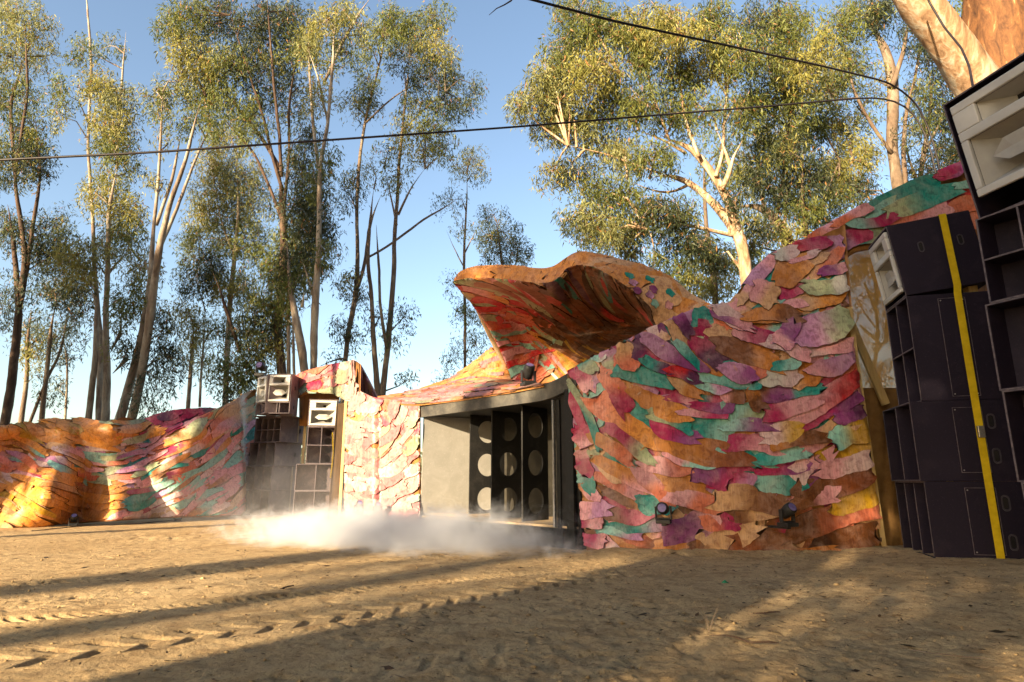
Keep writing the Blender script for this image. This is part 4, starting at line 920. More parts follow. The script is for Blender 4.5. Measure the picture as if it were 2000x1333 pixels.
def tree(label, Y, stems, clumps, barkm, tone='olive', leaf=.175, dens=1.0, group='gum trees behind the painted walls', seed=0, name='gum_tree', jit=1.2, sub=.55, roots=True, spread=1.0, aspect=.2, minfrac=1.0):
    rng = np.random.RandomState(seed+101); pr = random.Random(seed)
    s0 = stems[0][0]; bp = P(s0[0], s0[1], Y); root = empty(name, (bp[0], Y, 0)); tag(root, label, 'tree', group)
    skel = []; mb = MB(); SCL = Y/F
    for k, st_ in enumerate(stems):
        dz = st_[0][3] if len(st_[0]) > 3 else 0.0
        pts = np.array([q[:3] for q in st_], float); d = np.r_[0, np.cumsum(np.hypot(np.diff(pts[:, 0]), np.diff(pts[:, 1])))]
        n = max(6, int(d[-1]/14)); t = np.linspace(0, d[-1], n); q = np.stack([np.interp(t, d, pts[:, i]) for i in range(3)], -1)
        for _ in range(2): q[1:-1] = (q[:-2]+2*q[1:-1]+q[2:])/4
        drift = (rng.uniform(-jit, jit) if k else rng.uniform(-.3, .3)*jit)*t/d[-1]*d[-1]/300
        wob = np.cumsum(rng.normal(size=n))*.6; wob = wob-np.linspace(wob[0], wob[-1], n)
        Ys = Y+dz+drift; q[1:-1, 0] += np.clip(wob[1:-1], -4, 4)*.6
        p = P(q[:, 0], q[:, 1], Ys); ra = q[:, 2]/2*SCL*.88*(1+rng.uniform(-.06, .06, n))
        ground_it = (len(st_[0]) > 4) or (k == 0) or (st_[0][1] > 700 and st_[0][2] > 6 and dz == 0)
        if ground_it and roots:
            b_ = p[0].copy(); m1 = b_.copy(); m1[2] = max(.5, b_[2]*.4); b_[2] = -.2
            lean = (p[0]-p[1]); 
            if abs(lean[2]) > 1e-3: m1[:2] = p[0][:2]+lean[:2]/lean[2]*(m1[2]-p[0][2])*.7; b_[:2] = m1[:2]
            p = np.vstack([b_, m1, p]); ra = np.r_[ra[0]*1.22, ra[0]*1.05, ra]
        ra = np.array(ra)*np.clip((len(ra)-np.arange(len(ra))-.6)/4.5, .12, 1)
        mb.tube([tuple(v) for v in p], list(ra), 10 if ra.max() > .12 else 7)
        skel.append(p)
    S = np.vstack(skel); allC = []; allT = []
    tn = LEAFC
    for cl_ in clumps:
        cx_, cy_, rx, ry = cl_[:4]; tc_ = cl_[4] if len(cl_) > 4 else tone; dn = cl_[5] if len(cl_) > 5 else 1.0
        nsub = max(4, int(rx*ry/34*dens*dn))
        ce = P(cx_, cy_, Y+rng.uniform(-1, 1)*jit*.5)
        i0 = np.argmin(np.linalg.norm(S-ce-np.array([0, 0, -.6]), axis=1)); a_ = S[i0]
        if np.linalg.norm(ce-a_) > .4:
            mid_ = (a_+ce)/2+np.array([rng.uniform(-.2, .2), rng.uniform(-.3, .3), rng.uniform(.0, .4)]); mb.tube([tuple(a_), tuple(mid_), tuple(ce)], [.035, .022, .01], 5, False)
        g = rng.normal(size=(nsub, 3)); g /= np.maximum(1, np.linalg.norm(g, axis=1, keepdims=True)/1.7)
        sc = P(cx_+g[:, 0]*rx*.58*spread, cy_+g[:, 1]*ry*.58*spread, ce[1]+g[:, 2]*rx*.55*SCL)
        for q in sc:
            if rng.rand() < .4: mb.tube([tuple(ce), tuple((ce+q)/2+rng.normal(size=3)*.12), tuple(q)], [.012, .008, .004], 3, False)
            m_ = int(rng.uniform(26, 60)); rs = sub*rng.uniform(.55, 1.3)
            h = rng.normal(size=(m_, 3)); h /= np.maximum(.6, np.linalg.norm(h, axis=1, keepdims=True)/1.1)
            lc = q + h*np.array([rs*.55, rs*.55, rs*.62]); lc[:, 2] -= np.abs(rng.normal(size=m_))*rs*.25
            A1, A2_ = map(np.array, tn[tc_ if rng.rand() > .08 else ('gold' if rng.rand() < .5 else 'olive')])
            f = rng.uniform(0, 1); cc = (A1*f+A2_*(1-f))*rng.uniform(.8, 1.2)
            tt_ = np.tile(cc, (m_, 1)); rust = rng.rand(m_) < .035; tt_[rust] = tn['rust'][0]
            allC.append(lc); allT.append(tt_)
    mb.build('trunk', barkm, root, smooth=True)
    if allC:
        leaves_mesh('crown', np.vstack(allC), leaf, np.vstack(allT), root, rng, aspect)
    finish(root); return root
BP, BM, BD = M['bark_pale'], M['bark_mid'], M['bark_dark']
tree('dark-trunked gum tree at the far left edge, forked high above the orange wall', 24,
     [[(8, 835, 19), (28, 700, 18), (38, 600, 15), (25, 470, 9), (15, 400, 7)], [(38, 600, 14), (52, 500, 12), (40, 420, 10), (30, 350, 7), (55, 180, 6), (50, 60, 4)], [(40, 590, 12), (60, 480, 10), (72, 400, 8), (80, 330, 5), (68, 230, 4)], [(30, 350, 7), (18, 200, 8), (50, 110, 5)]],
     [(35, 30, 55, 50, 'pale', .8), (70, 70, 45, 45, 'gold', .6), (20, 110, 45, 50, 'pale', .5), (90, 110, 30, 30, 'pale', .5), (40, 180, 45, 45, 'olive', .7), (60, 260, 45, 55, 'olive'), (30, 320, 45, 45, 'dark'), (75, 310, 35, 40, 'dark', .8), (10, 450, 35, 45, 'blue', .8), (80, 460, 55, 45, 'dark', .8), (105, 500, 45, 45, 'dark', .8), (120, 440, 30, 35, 'blue', .6), (15, 600, 25, 60, 'blue', .4), (-60, 200, 80, 180, 'olive', .6), (30, 560, 35, 40, 'blue', .3)], BD, seed=1)
tree('slim young gum second from the left edge with a small tuft of leaves', 27, [[(40, 835, 11), (52, 740, 9), (55, 640, 7), (62, 600, 4)]],
     [(62, 680, 35, 35, 'gold', .7), (60, 630, 35, 30, 'blue', .6), (95, 650, 30, 30, 'blue', .5)], BM, 'blue', seed=2)
tree('grey fork-stemmed gum third from the left, leaning right over the wall', 26, [[(80, 835, 11), (92, 730, 10), (98, 650, 8), (110, 590, 5)], [(92, 740, 7), (118, 690, 6), (135, 600, 4)]],
     [(115, 660, 45, 35, 'blue', .5), (100, 570, 50, 40, 'dark', .6), (135, 560, 45, 40, 'dark', .7), (150, 620, 35, 40, 'blue', .5), (90, 760, 35, 30, 'blue', .4)], BM, 'blue', seed=3)
tree('thin white sapling stem standing alone above the orange wall', 28, [[(127, 822, 5), (132, 740, 5), (130, 690, 4), (120, 640, 3)]], [(128, 690, 22, 22, 'blue', .5), (118, 750, 18, 20, 'blue', .3)], BP, seed=4)
tree('tall pale multi-stemmed gum with bare white spike at top left', 23,
     [[(205, 835, 18), (208, 720, 15), (205, 640, 13), (208, 540, 11), (213, 400, 9), (228, 330, 7)], [(193, 830, 14), (197, 680, 13), (188, 560, 10), (182, 420, 8), (172, 290, 7), (180, 120, 7), (171, 20, 5), (168, -40, 3)],
      [(172, 825, 14), (186, 700, 12), (190, 600, 9), (178, 560, 6)], [(228, 330, 7), (236, 200, 6), (246, 60, 3)], [(208, 540, 7), (240, 500, 5), (262, 480, 3)]],
     [(165, 100, 28, 32, 'olive', .7), (215, 90, 28, 22, 'olive', .5), (190, 165, 35, 30, 'gold'), (225, 190, 38, 35, 'pale'), (215, 240, 45, 35, 'gold'), (225, 290, 42, 35, 'olive'), (240, 250, 30, 35, 'olive', .8), (185, 380, 28, 35, 'gold', .8), (235, 410, 45, 45, 'gold'), (250, 460, 40, 35, 'olive'), (215, 350, 35, 30, 'gold', .7),
      (120, 180, 30, 35, 'olive', .7), (115, 225, 20, 22, 'gold', .6), (255, 340, 25, 30, 'olive', .6), (140, 500, 45, 35, 'gold', .9), (165, 530, 35, 30, 'gold', .7), (200, 480, 40, 30, 'pale', .7), (160, 580, 30, 30, 'dark', .7)], BP, 'gold', seed=5)
tree('pair of leaning pale gum trunks crossing near the middle of the left wall', 22,
     [[(235, 815, 20), (262, 720, 19), (280, 640, 17), (296, 540, 13), (302, 450, 8), (312, 330, 7), (318, 180, 4)], [(258, 815, 20), (280, 720, 18), (296, 610, 18), (310, 490, 15), (330, 400, 11), (362, 320, 8), (392, 200, 5)], [(310, 490, 9), (350, 400, 8), (380, 320, 6), (412, 240, 4)], [(305, 440, 9), (340, 340, 7), (355, 250, 4)], [(236, 650, 10), (215, 690, 8)], [(250, 700, 9), (220, 730, 11)]],
     [(300, 190, 35, 30, 'pale', .7), (320, 210, 30, 30, 'olive', .6), (350, 160, 35, 35, 'pale', .5), (370, 230, 30, 30, 'olive', .5), (395, 200, 28, 28, 'pale', .7), (415, 245, 25, 25, 'olive', .6), (330, 270, 25, 25, 'pale', .4), (300, 360, 25, 25, 'gold', .4), (280, 520, 35, 35, 'gold', .8), (265, 580, 35, 35, 'olive', .8), (300, 600, 25, 30, 'gold', .6), (320, 650, 25, 35, 'dark', 1.0), (245, 680, 30, 25, 'dark', .7), (340, 700, 45, 25, 'dark', .7), (310, 740, 35, 30, 'blue', .5), (240, 600, 30, 40, 'olive', .6), (290, 790, 40, 25, 'blue', .4)], BP, 'olive', seed=6)
tree('golden-leaved drooping gum behind the left wall, upright pale trunk', 27,
     [[(440, 790, 12), (443, 700, 12), (448, 600, 11), (458, 500, 9), (465, 420, 7), (462, 330, 4)], [(367, 800, 9), (374, 700, 8), (380, 620, 5)], [(390, 795, 6), (396, 700, 5), (402, 610, 3)], [(458, 500, 6), (430, 430, 4), (420, 360, 3)]],
     [(450, 270, 45, 35, 'gold'), (420, 320, 45, 40, 'gold'), (470, 340, 50, 45, 'pale'), (430, 380, 55, 45, 'pale'), (490, 400, 45, 50, 'pale'), (400, 420, 35, 45, 'gold'), (450, 460, 55, 45, 'olive'), (380, 470, 35, 40, 'olive', .9), (500, 480, 40, 45, 'olive'), (385, 540, 40, 40, 'dark'), (410, 520, 35, 35, 'dark'), (440, 560, 45, 40, 'gold', .9), (360, 610, 30, 35, 'gold', .8), (390, 640, 30, 40, 'gold', .9), (480, 560, 35, 40, 'olive', .9), (400, 700, 30, 35, 'gold', .5), (430, 640, 30, 30, 'olive', .6), (360, 690, 20, 30, 'pale', .5)], BP, 'gold', seed=7, dens=1.15)
tree('big dark gum with branches fanning up left of centre', 22,
     [[(548, 700, 20), (540, 640, 18), (552, 560, 19), (556, 470, 18), (552, 400, 15), (546, 330, 12)], [(546, 330, 11), (512, 270, 9), (470, 220, 7), (440, 180, 5), (402, 190, 3)], [(552, 372, 9), (530, 300, 8), (514, 220, 7), (480, 120, 5), (450, 30, 3)], [(550, 345, 9), (546, 270, 8), (540, 200, 7), (530, 100, 5), (520, -20, 3)], [(555, 400, 8), (566, 300, 7), (564, 200, 6), (580, 110, 4)], [(556, 440, 9), (520, 350, 7), (495, 295, 6), (452, 250, 4), (415, 205, 3)], [(470, 690, 8), (440, 600, 8), (428, 560, 6), (415, 530, 3)], [(500, 735, 7), (478, 700, 8), (470, 690, 7)]],
     [(370, 20, 45, 40, 'olive'), (430, 40, 55, 45, 'dark'), (350, 90, 35, 35, 'gold', .9), (390, 110, 50, 40, 'gold'), (440, 120, 45, 45, 'olive'), (500, 50, 50, 50, 'dark'), (500, 130, 45, 50, 'dark'), (400, 170, 50, 35, 'olive'), (450, 200, 50, 40, 'olive'), (560, 40, 50, 45, 'dark'), (555, 120, 40, 45, 'olive', .8), (490, 240, 40, 35, 'olive', .8), (530, 200, 40, 40, 'dark', .6), (590, 80, 40, 50, 'olive', .8), (580, 180, 30, 40, 'dark', .6), (600, 260, 35, 40, 'dark', .7),
      (590, 330, 40, 40, 'dark'), (585, 400, 45, 45, 'dark', 1.3), (610, 450, 40, 45, 'dark', 1.3), (570, 480, 45, 45, 'olive', 1.2), (600, 520, 40, 35, 'olive'), (540, 540, 35, 35, 'olive', .9), (530, 600, 40, 35, 'olive', .9), (500, 630, 40, 40, 'dark'), (520, 680, 35, 35, 'gold', .8), (470, 650, 30, 35, 'dark', .8), (480, 710, 40, 30, 'olive', .9), (440, 720, 35, 35, 'olive', .7), (460, 760, 40, 25, 'dark', .7), (550, 640, 25, 40, 'dark', .9), (330, 50, 35, 35, 'olive', .7)], BD, 'dark', seed=8, dens=1.0)
tree('bright smooth-barked gum rising straight behind the far speaker stacks', 20.5,
     [[(612, 735, 15), (611, 650, 17), (614, 580, 17), (620, 500, 12), (622, 420, 11), (622, 330, 10), (640, 240, 8), (646, 150, 7), (655, 40, 5)], [(614, 580, 11), (600, 540, 9), (590, 510, 5)], [(622, 330, 9), (612, 240, 8), (605, 150, 6), (602, 30, 4)], [(640, 240, 6), (620, 150, 5), (600, 90, 3)], [(634, 160, 7), (665, 90, 8), (700, 30, 7), (728, -10, 4)]],
     [(640, 40, 35, 40, 'gold', .8), (670, 20, 35, 30, 'pale', .7), (610, 90, 30, 40, 'pale', .7), (655, 110, 30, 35, 'olive', .6), (620, 180, 30, 35, 'gold', .6), (640, 320, 28, 35, 'olive', .7), (625, 360, 30, 40, 'olive', .6), (635, 420, 28, 45, 'dark', .7), (630, 490, 30, 30, 'olive', .6), (670, 100, 25, 30, 'blue', .5), (700, 50, 30, 30, 'pale', .5)], BP, 'gold', seed=9)
tree('pale gum trunk curving out from behind the white horn speakers', 20.2, [[(596, 735, 18), (590, 680, 19), (578, 620, 17), (571, 590, 14), (565, 540, 8), (560, 470, 5)], [(590, 600, 9), (594, 570, 5)]], [(575, 560, 30, 30, 'olive', .8), (560, 510, 30, 30, 'dark', .8), (590, 540, 20, 25, 'olive', .5)], BP, seed=10)
tree('narrow white gum stem just left of the two bright trunks', 21.5, [[(564, 735, 9), (563, 660, 9), (565, 600, 7), (560, 520, 4)], [(575, 735, 7), (573, 660, 6), (570, 600, 4)]], [(560, 600, 20, 25, 'olive', .7), (545, 560, 25, 25, 'dark', .7)], BP, seed=11)
tree('slender gum with a knotted trunk right of the bright pair', 24,
     [[(674, 715, 11), (679, 655, 12), (690, 600, 12), (697, 550, 12), (696, 480, 9), (695, 400, 9), (703, 310, 8), (715, 240, 7), (728, 185, 6), (745, 110, 5), (755, 30, 3)], [(700, 560, 8), (715, 510, 8), (721, 450, 8), (732, 410, 6), (745, 380, 4)], [(715, 505, 6), (745, 490, 5), (778, 466, 6), (825, 430, 5), (870, 405, 4), (905, 380, 2)], [(715, 240, 5), (760, 195, 4), (800, 170, 3), (850, 150, 2)], [(674, 700, 4), (645, 705, 4), (622, 718, 3)]],
     [(745, 60, 35, 40, 'olive', .9), (700, 90, 28, 35, 'olive', .7), (720, 150, 30, 35, 'olive', .8), (690, 200, 28, 30, 'gold', .8), (720, 200, 30, 30, 'dark', .7), (770, 30, 30, 35, 'olive', .8), (690, 360, 22, 28, 'dark', .9), (680, 385, 20, 22, 'blue', .5), (690, 545, 22, 25, 'gold', .6), (675, 560, 20, 25, 'blue', .5), (705, 580, 18, 22, 'dark', .6), (672, 640, 25, 25, 'blue', .6), (690, 660, 25, 22, 'olive', .4), (660, 700, 22, 15, 'blue', .4)], BM, 'olive', seed=12)
tree('twin-stemmed gum forking just above the pink wall', 23,
     [[(741, 790, 16), (733, 720, 12), (729, 660, 11), (725, 590, 9), (718, 520, 9), (722, 440, 7), (730, 370, 5)], [(746, 780, 14), (755, 700, 13), (764, 620, 13), (770, 560, 12), (771, 480, 10), (775, 400, 9), (778, 340, 8), (785, 260, 7), (792, 190, 5), (800, 110, 4)], [(755, 680, 8), (742, 600, 7), (738, 520, 6), (735, 440, 5)], [(778, 420, 6), (800, 370, 5), (830, 330, 4)], [(775, 440, 5), (760, 370, 4), (750, 330, 3)], [(785, 260, 4), (820, 220, 4), (870, 180, 3)]],
     [(820, 60, 40, 40, 'olive'), (800, 110, 40, 40, 'dark', .8), (850, 90, 40, 35, 'gold', .9), (870, 120, 30, 30, 'pale', .9), (840, 150, 45, 35, 'dark', .8), (890, 160, 30, 25, 'olive', .8), (925, 165, 22, 28, 'blue', .7), (870, 200, 40, 28, 'dark', .9), (820, 200, 35, 30, 'olive', .7), (910, 205, 25, 20, 'blue', .6), (790, 250, 35, 30, 'gold', .7), (850, 245, 35, 25, 'olive', .9), (830, 290, 40, 28, 'gold', .8), (870, 290, 25, 22, 'olive', .7), (760, 290, 30, 30, 'olive', .5), (780, 340, 35, 25, 'pale', .5), (730, 330, 22, 28, 'pale', .4), (790, 620, 22, 30, 'blue', .5), (775, 660, 18, 25, 'olive', .4), (800, 740, 25, 18, 'blue', .25), (735, 620, 22, 25, 'blue', .4), (775, 60, 30, 40, 'olive', .8), (845, 30, 35, 30, 'olive', .8)], BM, 'olive', seed=13)
tree('small distant gum with wispy top left of the canopy tip', 30,
     [[(907, 740, 6), (907, 640, 7), (905, 560, 7), (904, 480, 6), (910, 400, 4), (912, 340, 3)], [(905, 520, 3), (885, 480, 3), (872, 450, 2)], [(905, 500, 4), (925, 460, 3), (940, 430, 2)]],
     [(920, 310, 30, 25, 'gold', .9), (900, 330, 25, 25, 'pale', .7), (935, 340, 18, 22, 'blue', .6), (880, 390, 30, 35, 'blue', .35), (905, 430, 25, 30, 'blue', .35), (885, 560, 18, 30, 'blue', .4), (925, 620, 25, 35, 'olive', .7), (930, 670, 25, 30, 'olive', .7), (890, 690, 22, 25, 'blue', .7), (900, 600, 20, 25, 'blue', .5), (870, 740, 18, 14, 'blue', .5)], BM, 'blue', seed=14)
tree('rounded grey-green gum crown behind the left half of the canopy', 29,
     [[(985, 700, 9), (985, 560, 8), (975, 470, 5), (968, 420, 3)], [(985, 560, 4), (1010, 510, 4), (1020, 480, 2)]],
     [(965, 420, 28, 25, 'blue', .9), (985, 455, 35, 28, 'blue'), (960, 470, 25, 25, 'olive', .8), (1010, 480, 32, 22, 'blue'), (975, 495, 35, 22, 'blue', 1.1), (1020, 505, 22, 15, 'olive', .8), (940, 450, 18, 22, 'blue', .6)], BM, 'blue', seed=15)
GR2 = 'gum trees behind the right painted wall'
tree('broad golden-green gum with white forked limbs right of centre', 14.5,
     [[(1462, 600, 28), (1456, 520, 28), (1448, 465, 28), (1430, 440, 24), (1408, 412, 21), (1388, 390, 17), (1350, 358, 15), (1318, 345, 12), (1292, 340, 8), (1268, 350, 4)],
      [(1440, 450, 20), (1428, 405, 20), (1410, 370, 20), (1392, 340, 20), (1365, 306, 16), (1342, 284, 13), (1308, 275, 9), (1285, 262, 5)],
      [(1408, 372, 12), (1424, 350, 15), (1427, 320, 13), (1434, 298, 11), (1450, 275, 6)], [(1427, 330, 10), (1418, 300, 9), (1412, 280, 8), (1400, 255, 5)],
      [(1398, 345, 10), (1412, 300, 8), (1411, 250, 7), (1418, 190, 6), (1412, 120, 5), (1420, 40, 3)], [(1365, 306, 9), (1340, 240, 7), (1332, 180, 6), (1320, 110, 5), (1316, 40, 3)],
      [(1440, 462, 10), (1395, 452, 9), (1350, 440, 8), (1300, 437, 6), (1262, 448, 3)], [(1350, 358, 8), (1310, 380, 6), (1270, 372, 5), (1225, 352, 3)], [(1308, 275, 6), (1285, 215, 5), (1268, 170, 4), (1262, 110, 3)], [(1285, 215, 4), (1240, 185, 3), (1215, 150, 2)], [(1292, 340, 6), (1230, 318, 5), (1180, 300, 4), (1110, 285, 2)], [(1340, 300, 8), (1290, 30+240, 5), (1230, 250, 3)], [(1320, 60, 5), (1290, 25, 6), (1270, 0, 5)]],
     [(1130, 30, 50, 45, 'olive'), (1110, 90, 45, 40, 'olive'), (1075, 140, 40, 35, 'pale'), (1045, 185, 35, 28, 'pale', .9), (1015, 205, 22, 25, 'pale', .8), (1100, 180, 45, 40, 'pale', 1.1), (1080, 235, 45, 35, 'pale', 1.1), (1130, 240, 45, 40, 'pale'), (1160, 140, 50, 45, 'gold'), (1190, 60, 50, 45, 'olive'), (1200, 200, 50, 45, 'olive'), (1180, 280, 45, 30, 'pale', .8), (1250, 50, 50, 45, 'gold'), (1260, 120, 50, 45, 'olive', .9), (1250, 200, 45, 40, 'olive', .8), (1320, 60, 50, 50, 'gold'), (1330, 140, 50, 45, 'olive', .8), (1310, 220, 45, 40, 'olive', .8), (1390, 50, 50, 50, 'olive'), (1390, 130, 45, 45, 'gold', .8), (1370, 210, 40, 40, 'olive', .6), (1440, 100, 40, 50, 'olive', .8), (1450, 210, 40, 45, 'olive', .9), (1280, 300, 45, 35, 'olive', .7), (1220, 300, 45, 35, 'pale', .8),
      (1120, 330, 40, 25, 'dark', .7), (1080, 335, 30, 22, 'gold', .8), (1170, 370, 45, 30, 'olive', .9), (1220, 390, 45, 35, 'olive', .8), (1270, 400, 40, 30, 'dark', .6), (1150, 425, 40, 28, 'pale'), (1190, 455, 45, 28, 'pale'), (1240, 450, 40, 35, 'olive', .8), (1110, 430, 25, 20, 'blue', .7), (1290, 420, 40, 40, 'dark', .7), (1330, 420, 35, 35, 'olive', .7), (1330, 470, 35, 30, 'dark', .7), (1280, 500, 30, 25, 'olive', .6), (1230, 500, 35, 20, 'pale', .7), (1370, 480, 30, 30, 'dark', .8), (1400, 500, 28, 30, 'dark', .8), (1430, 400, 25, 30, 'dark', .7)], M['bark_cream'], 'pale', leaf=.15, seed=16, dens=1.1, sub=.42, group=GR2, aspect=.17)
tree('gum with one heavy grey bent limb above the crest of the right wall', 15.5,
     [[(1585, 600, 28), (1562, 520, 28), (1540, 470, 26), (1515, 430, 24), (1492, 406, 21), (1462, 400, 19), (1435, 406, 12)], [(1492, 406, 9), (1485, 370, 7), (1470, 350, 5), (1455, 352, 3)], [(1515, 430, 9), (1530, 340, 7), (1540, 240, 6), (1545, 130, 5)], [(1585, 520, 14), (1572, 440, 12), (1565, 380, 8), (1570, 300, 6)]],
     [(1490, 40, 45, 45, 'dark', .8), (1530, 50, 50, 45, 'olive', .8), (1500, 120, 45, 45, 'olive', .9), (1550, 130, 50, 45, 'gold', .9), (1490, 200, 45, 40, 'olive', .9), (1550, 200, 45, 45, 'olive', .9), (1500, 280, 45, 40, 'olive', 1.1), (1550, 300, 45, 40, 'dark', 1.1), (1480, 340, 35, 35, 'dark', 1.0), (1530, 370, 45, 35, 'dark', 1.1), (1570, 400, 40, 35, 'olive', 1.0), (1500, 440, 30, 25, 'dark', .8), (1545, 450, 30, 20, 'gold', .6), (1590, 350, 40, 35, 'dark'), (1600, 100, 40, 45, 'gold', .8), (1470, 480, 30, 30, 'gold', .8), (1480, 520, 25, 25, 'olive', .8)], M['bark_mid'], 'olive', leaf=.15, seed=17, dens=1.05, sub=.42, group=GR2, aspect=.17)
tree('thick grey upright gum trunk behind the crest, half hidden by leaves', 17,
     [[(1762, 420, 26), (1752, 360, 26), (1742, 290, 25), (1743, 220, 28), (1742, 160, 28), (1730, 100, 22), (1712, 70, 14), (1690, 30, 8)], [(1770, 400, 12), (1765, 300, 11), (1770, 220, 9), (1790, 140, 7), (1800, 60, 5)], [(1742, 170, 14), (1765, 100, 10), (1775, 20, 6)], [(1742, 300, 9), (1700, 240, 8), (1668, 180, 6), (1650, 100, 4)], [(1700, 330, 8), (1690, 315, 8), (1660, 310, 6), (1640, 315, 4)]],
     [(1640, 50, 45, 45, 'olive', .9), (1690, 30, 45, 40, 'dark', .9), (1660, 120, 40, 40, 'olive', .7), (1620, 180, 40, 45, 'olive', .9), (1600, 250, 45, 40, 'olive'), (1650, 260, 40, 40, 'gold', .9), (1690, 200, 30, 40, 'olive', .6), (1640, 330, 45, 35, 'gold'), (1690, 300, 30, 35, 'gold', .8), (1620, 390, 40, 30, 'olive', .9), (1680, 370, 40, 28, 'dark', 1.0), (1590, 430, 30, 25, 'olive', .8), (1730, 20, 40, 35, 'dark', .9), (1790, 60, 35, 45, 'dark', .8), (1720, 150, 22, 30, 'gold', .4), (1790, 170, 30, 40, 'olive', .6), (1780, 250, 25, 35, 'dark', .5)], M['bark_mid'], 'olive', leaf=.155, seed=18, dens=1.0, sub=.45, group=GR2, aspect=.17)
tree('bushy dark gum filling the gap between crest and big horn speaker', 18,
     [[(1795, 400, 12), (1800, 330, 12), (1810, 275, 11), (1820, 210, 8), (1815, 130, 5)], [(1805, 300, 7), (1835, 240, 6), (1860, 200, 4)], [(1795, 360, 6), (1770, 300, 5), (1765, 230, 3)]],
     [(1820, 110, 35, 45, 'dark', .8), (1850, 170, 30, 35, 'dark', .8), (1840, 230, 35, 35, 'dark', .9), (1870, 260, 30, 30, 'blue', .9), (1840, 290, 35, 28, 'dark'), (1870, 310, 25, 20, 'dark'), (1800, 230, 25, 30, 'olive', .7), (1780, 330, 25, 25, 'dark', .8), (1820, 330, 25, 20, 'dark', .8)], BM, 'dark', leaf=.155, seed=19, sub=.5, group=GR2, aspect=.17)
tree('scrubby gum, leaves coloured brown as if backlit, seen through the hessian screen', 13,
     [[(1700, 900, 9), (1705, 760, 8), (1715, 660, 7), (1710, 560, 5), (1720, 480, 3)], [(1712, 690, 5), (1745, 640, 4), (1760, 580, 3)], [(1710, 640, 4), (1680, 600, 3), (1665, 550, 2)]],
     [(1690, 510, 35, 25, 'rust', .7), (1740, 540, 25, 35, 'rust', .8), (1700, 580, 25, 20, 'rust', .5), (1745, 640, 25, 30, 'rust', .7), (1720, 720, 30, 25, 'rust', .5), (1670, 560, 14, 40, 'rust', .4), (1690, 650, 14, 20, 'rust', .3)], BM, 'rust', leaf=.12, seed=23, sub=.3, group=GR2)  # rust tone paints the backlit look of leaves behind the screen
tree('dense backdrop gum behind the broad golden tree, lower right', 24,
     [[(1400, 640, 16), (1395, 540, 15), (1380, 440, 10), (1375, 300, 6)], [(1520, 640, 14), (1530, 480, 10), (1540, 300, 5)]],
     [(1350, 540, 45, 30, 'gold', 1.0), (1400, 560, 40, 28, 'gold', 1.0), (1310, 530, 30, 22, 'olive', .9), (1420, 510, 35, 35, 'gold', .8), (1360, 490, 35, 30, 'olive', .7), (1480, 440, 45, 40, 'gold', .7), (1450, 340, 45, 50, 'gold', .5), (1530, 260, 60, 60, 'gold', .5), (1620, 150, 60, 60, 'gold', .5), (1650, 330, 50, 50, 'gold', .6), (1560, 60, 60, 50, 'olive', .5), (1400, 300, 60, 60, 'olive', .4)], BM, 'gold', leaf=.2, seed=20, sub=.6, group=GR2)
# thick smooth-barked gum at the right edge
big = empty('river_gum', (9.9, 11.2, 0)); tag(big, 'massive cream-barked gum limb and peeling trunk behind the biggest horn', 'tree', GR2)
def limb(pts, n=22, name='trunk', m_='bark_cream', lump=.05, seed=3):
    r_ = np.random.RandomState(seed); q = smooth_curve(pts, 40, 3); p = P(q[:, 0], q[:, 1], q[:, 3]); rad = q[:, 2]/2*q[:, 3]/F*.98
    V = []; Fc = []
    for i in range(len(p)):
        d = p[min(i+1, 39)]-p[max(i-1, 0)]; d /= np.linalg.norm(d); a_ = np.cross(d, [0.2, 1, .1]); a_ /= np.linalg.norm(a_); b_ = np.cross(d, a_)
        for k in range(n):
            t = 2*math.pi*k/n; l_ = 1+lump*(vnoise(np.array(3*math.cos(t)+seed*3.1+9), np.array(i*.25+3*math.sin(t)+9))-.5)*2+lump*.8*(vnoise(np.array(k*1.7+20.), np.array(i*.9+seed))-.5)
            V.append(p[i]+(a_*math.cos(t)+b_*math.sin(t))*rad[i]*float(l_))
    for i in range(39):
        for k in range(n): Fc.append((i*n+k, i*n+(k+1) % n, (i+1)*n+(k+1) % n, (i+1)*n+k))
    return mesh_np(name, V, np.array(Fc), M[m_], big, smooth=True)
limb([(2010, 1075, 210, 11.4), (2000, 700, 190, 11.3), (1985, 400, 170, 11.2), (1975, 250, 150, 11.1), (1965, 120, 140, 11.0), (1958, 30, 135, 11.0), (1950, -120, 120, 11.0)], name='trunk', m_='bark_peel', lump=.22, seed=5)
limb([(1975, 330, 110, 11.0), (1940, 230, 100, 10.8), (1908, 162, 92, 10.5), (1872, 110, 88, 10.3), (1838, 62, 84, 10.1), (1795, 8, 82, 9.9), (1745, -70, 76, 9.7)], name='limb', m_='bark_cream', lump=.05, seed=2)
rng = np.random.RandomState(77); Cc = []
for (x_, y_, r_) in ((1870, 20, 22), (1885, 60, 18), (1700, -60, 60), (1800, -90, 60)):
    for _ in range(6):
        c_ = P(x_+rng.normal()*r_*.6, y_+rng.normal()*r_*.6, 12.0+rng.normal()*.3); Cc.append(c_+rng.normal(size=(45, 3))*.22)
Cc = np.vstack(Cc); leaves_mesh('crown', Cc, .15, np.tile(np.array(LEAFC['olive'][0]), (len(Cc), 1)), big, rng, .17)
finish(big)
# dead twig poking in at the top
tag(MB().tube([tuple(P(x, y, 6.0)) for x, y in ((1020, -30), (998, 2), (985, 10), (970, 17), (955, 30))], [.012, .010, .008, .006, .003], 6).build('dead_twig', M['bark_dark']), 'thin dead twig poking into the sky from the top edge', 'branch')

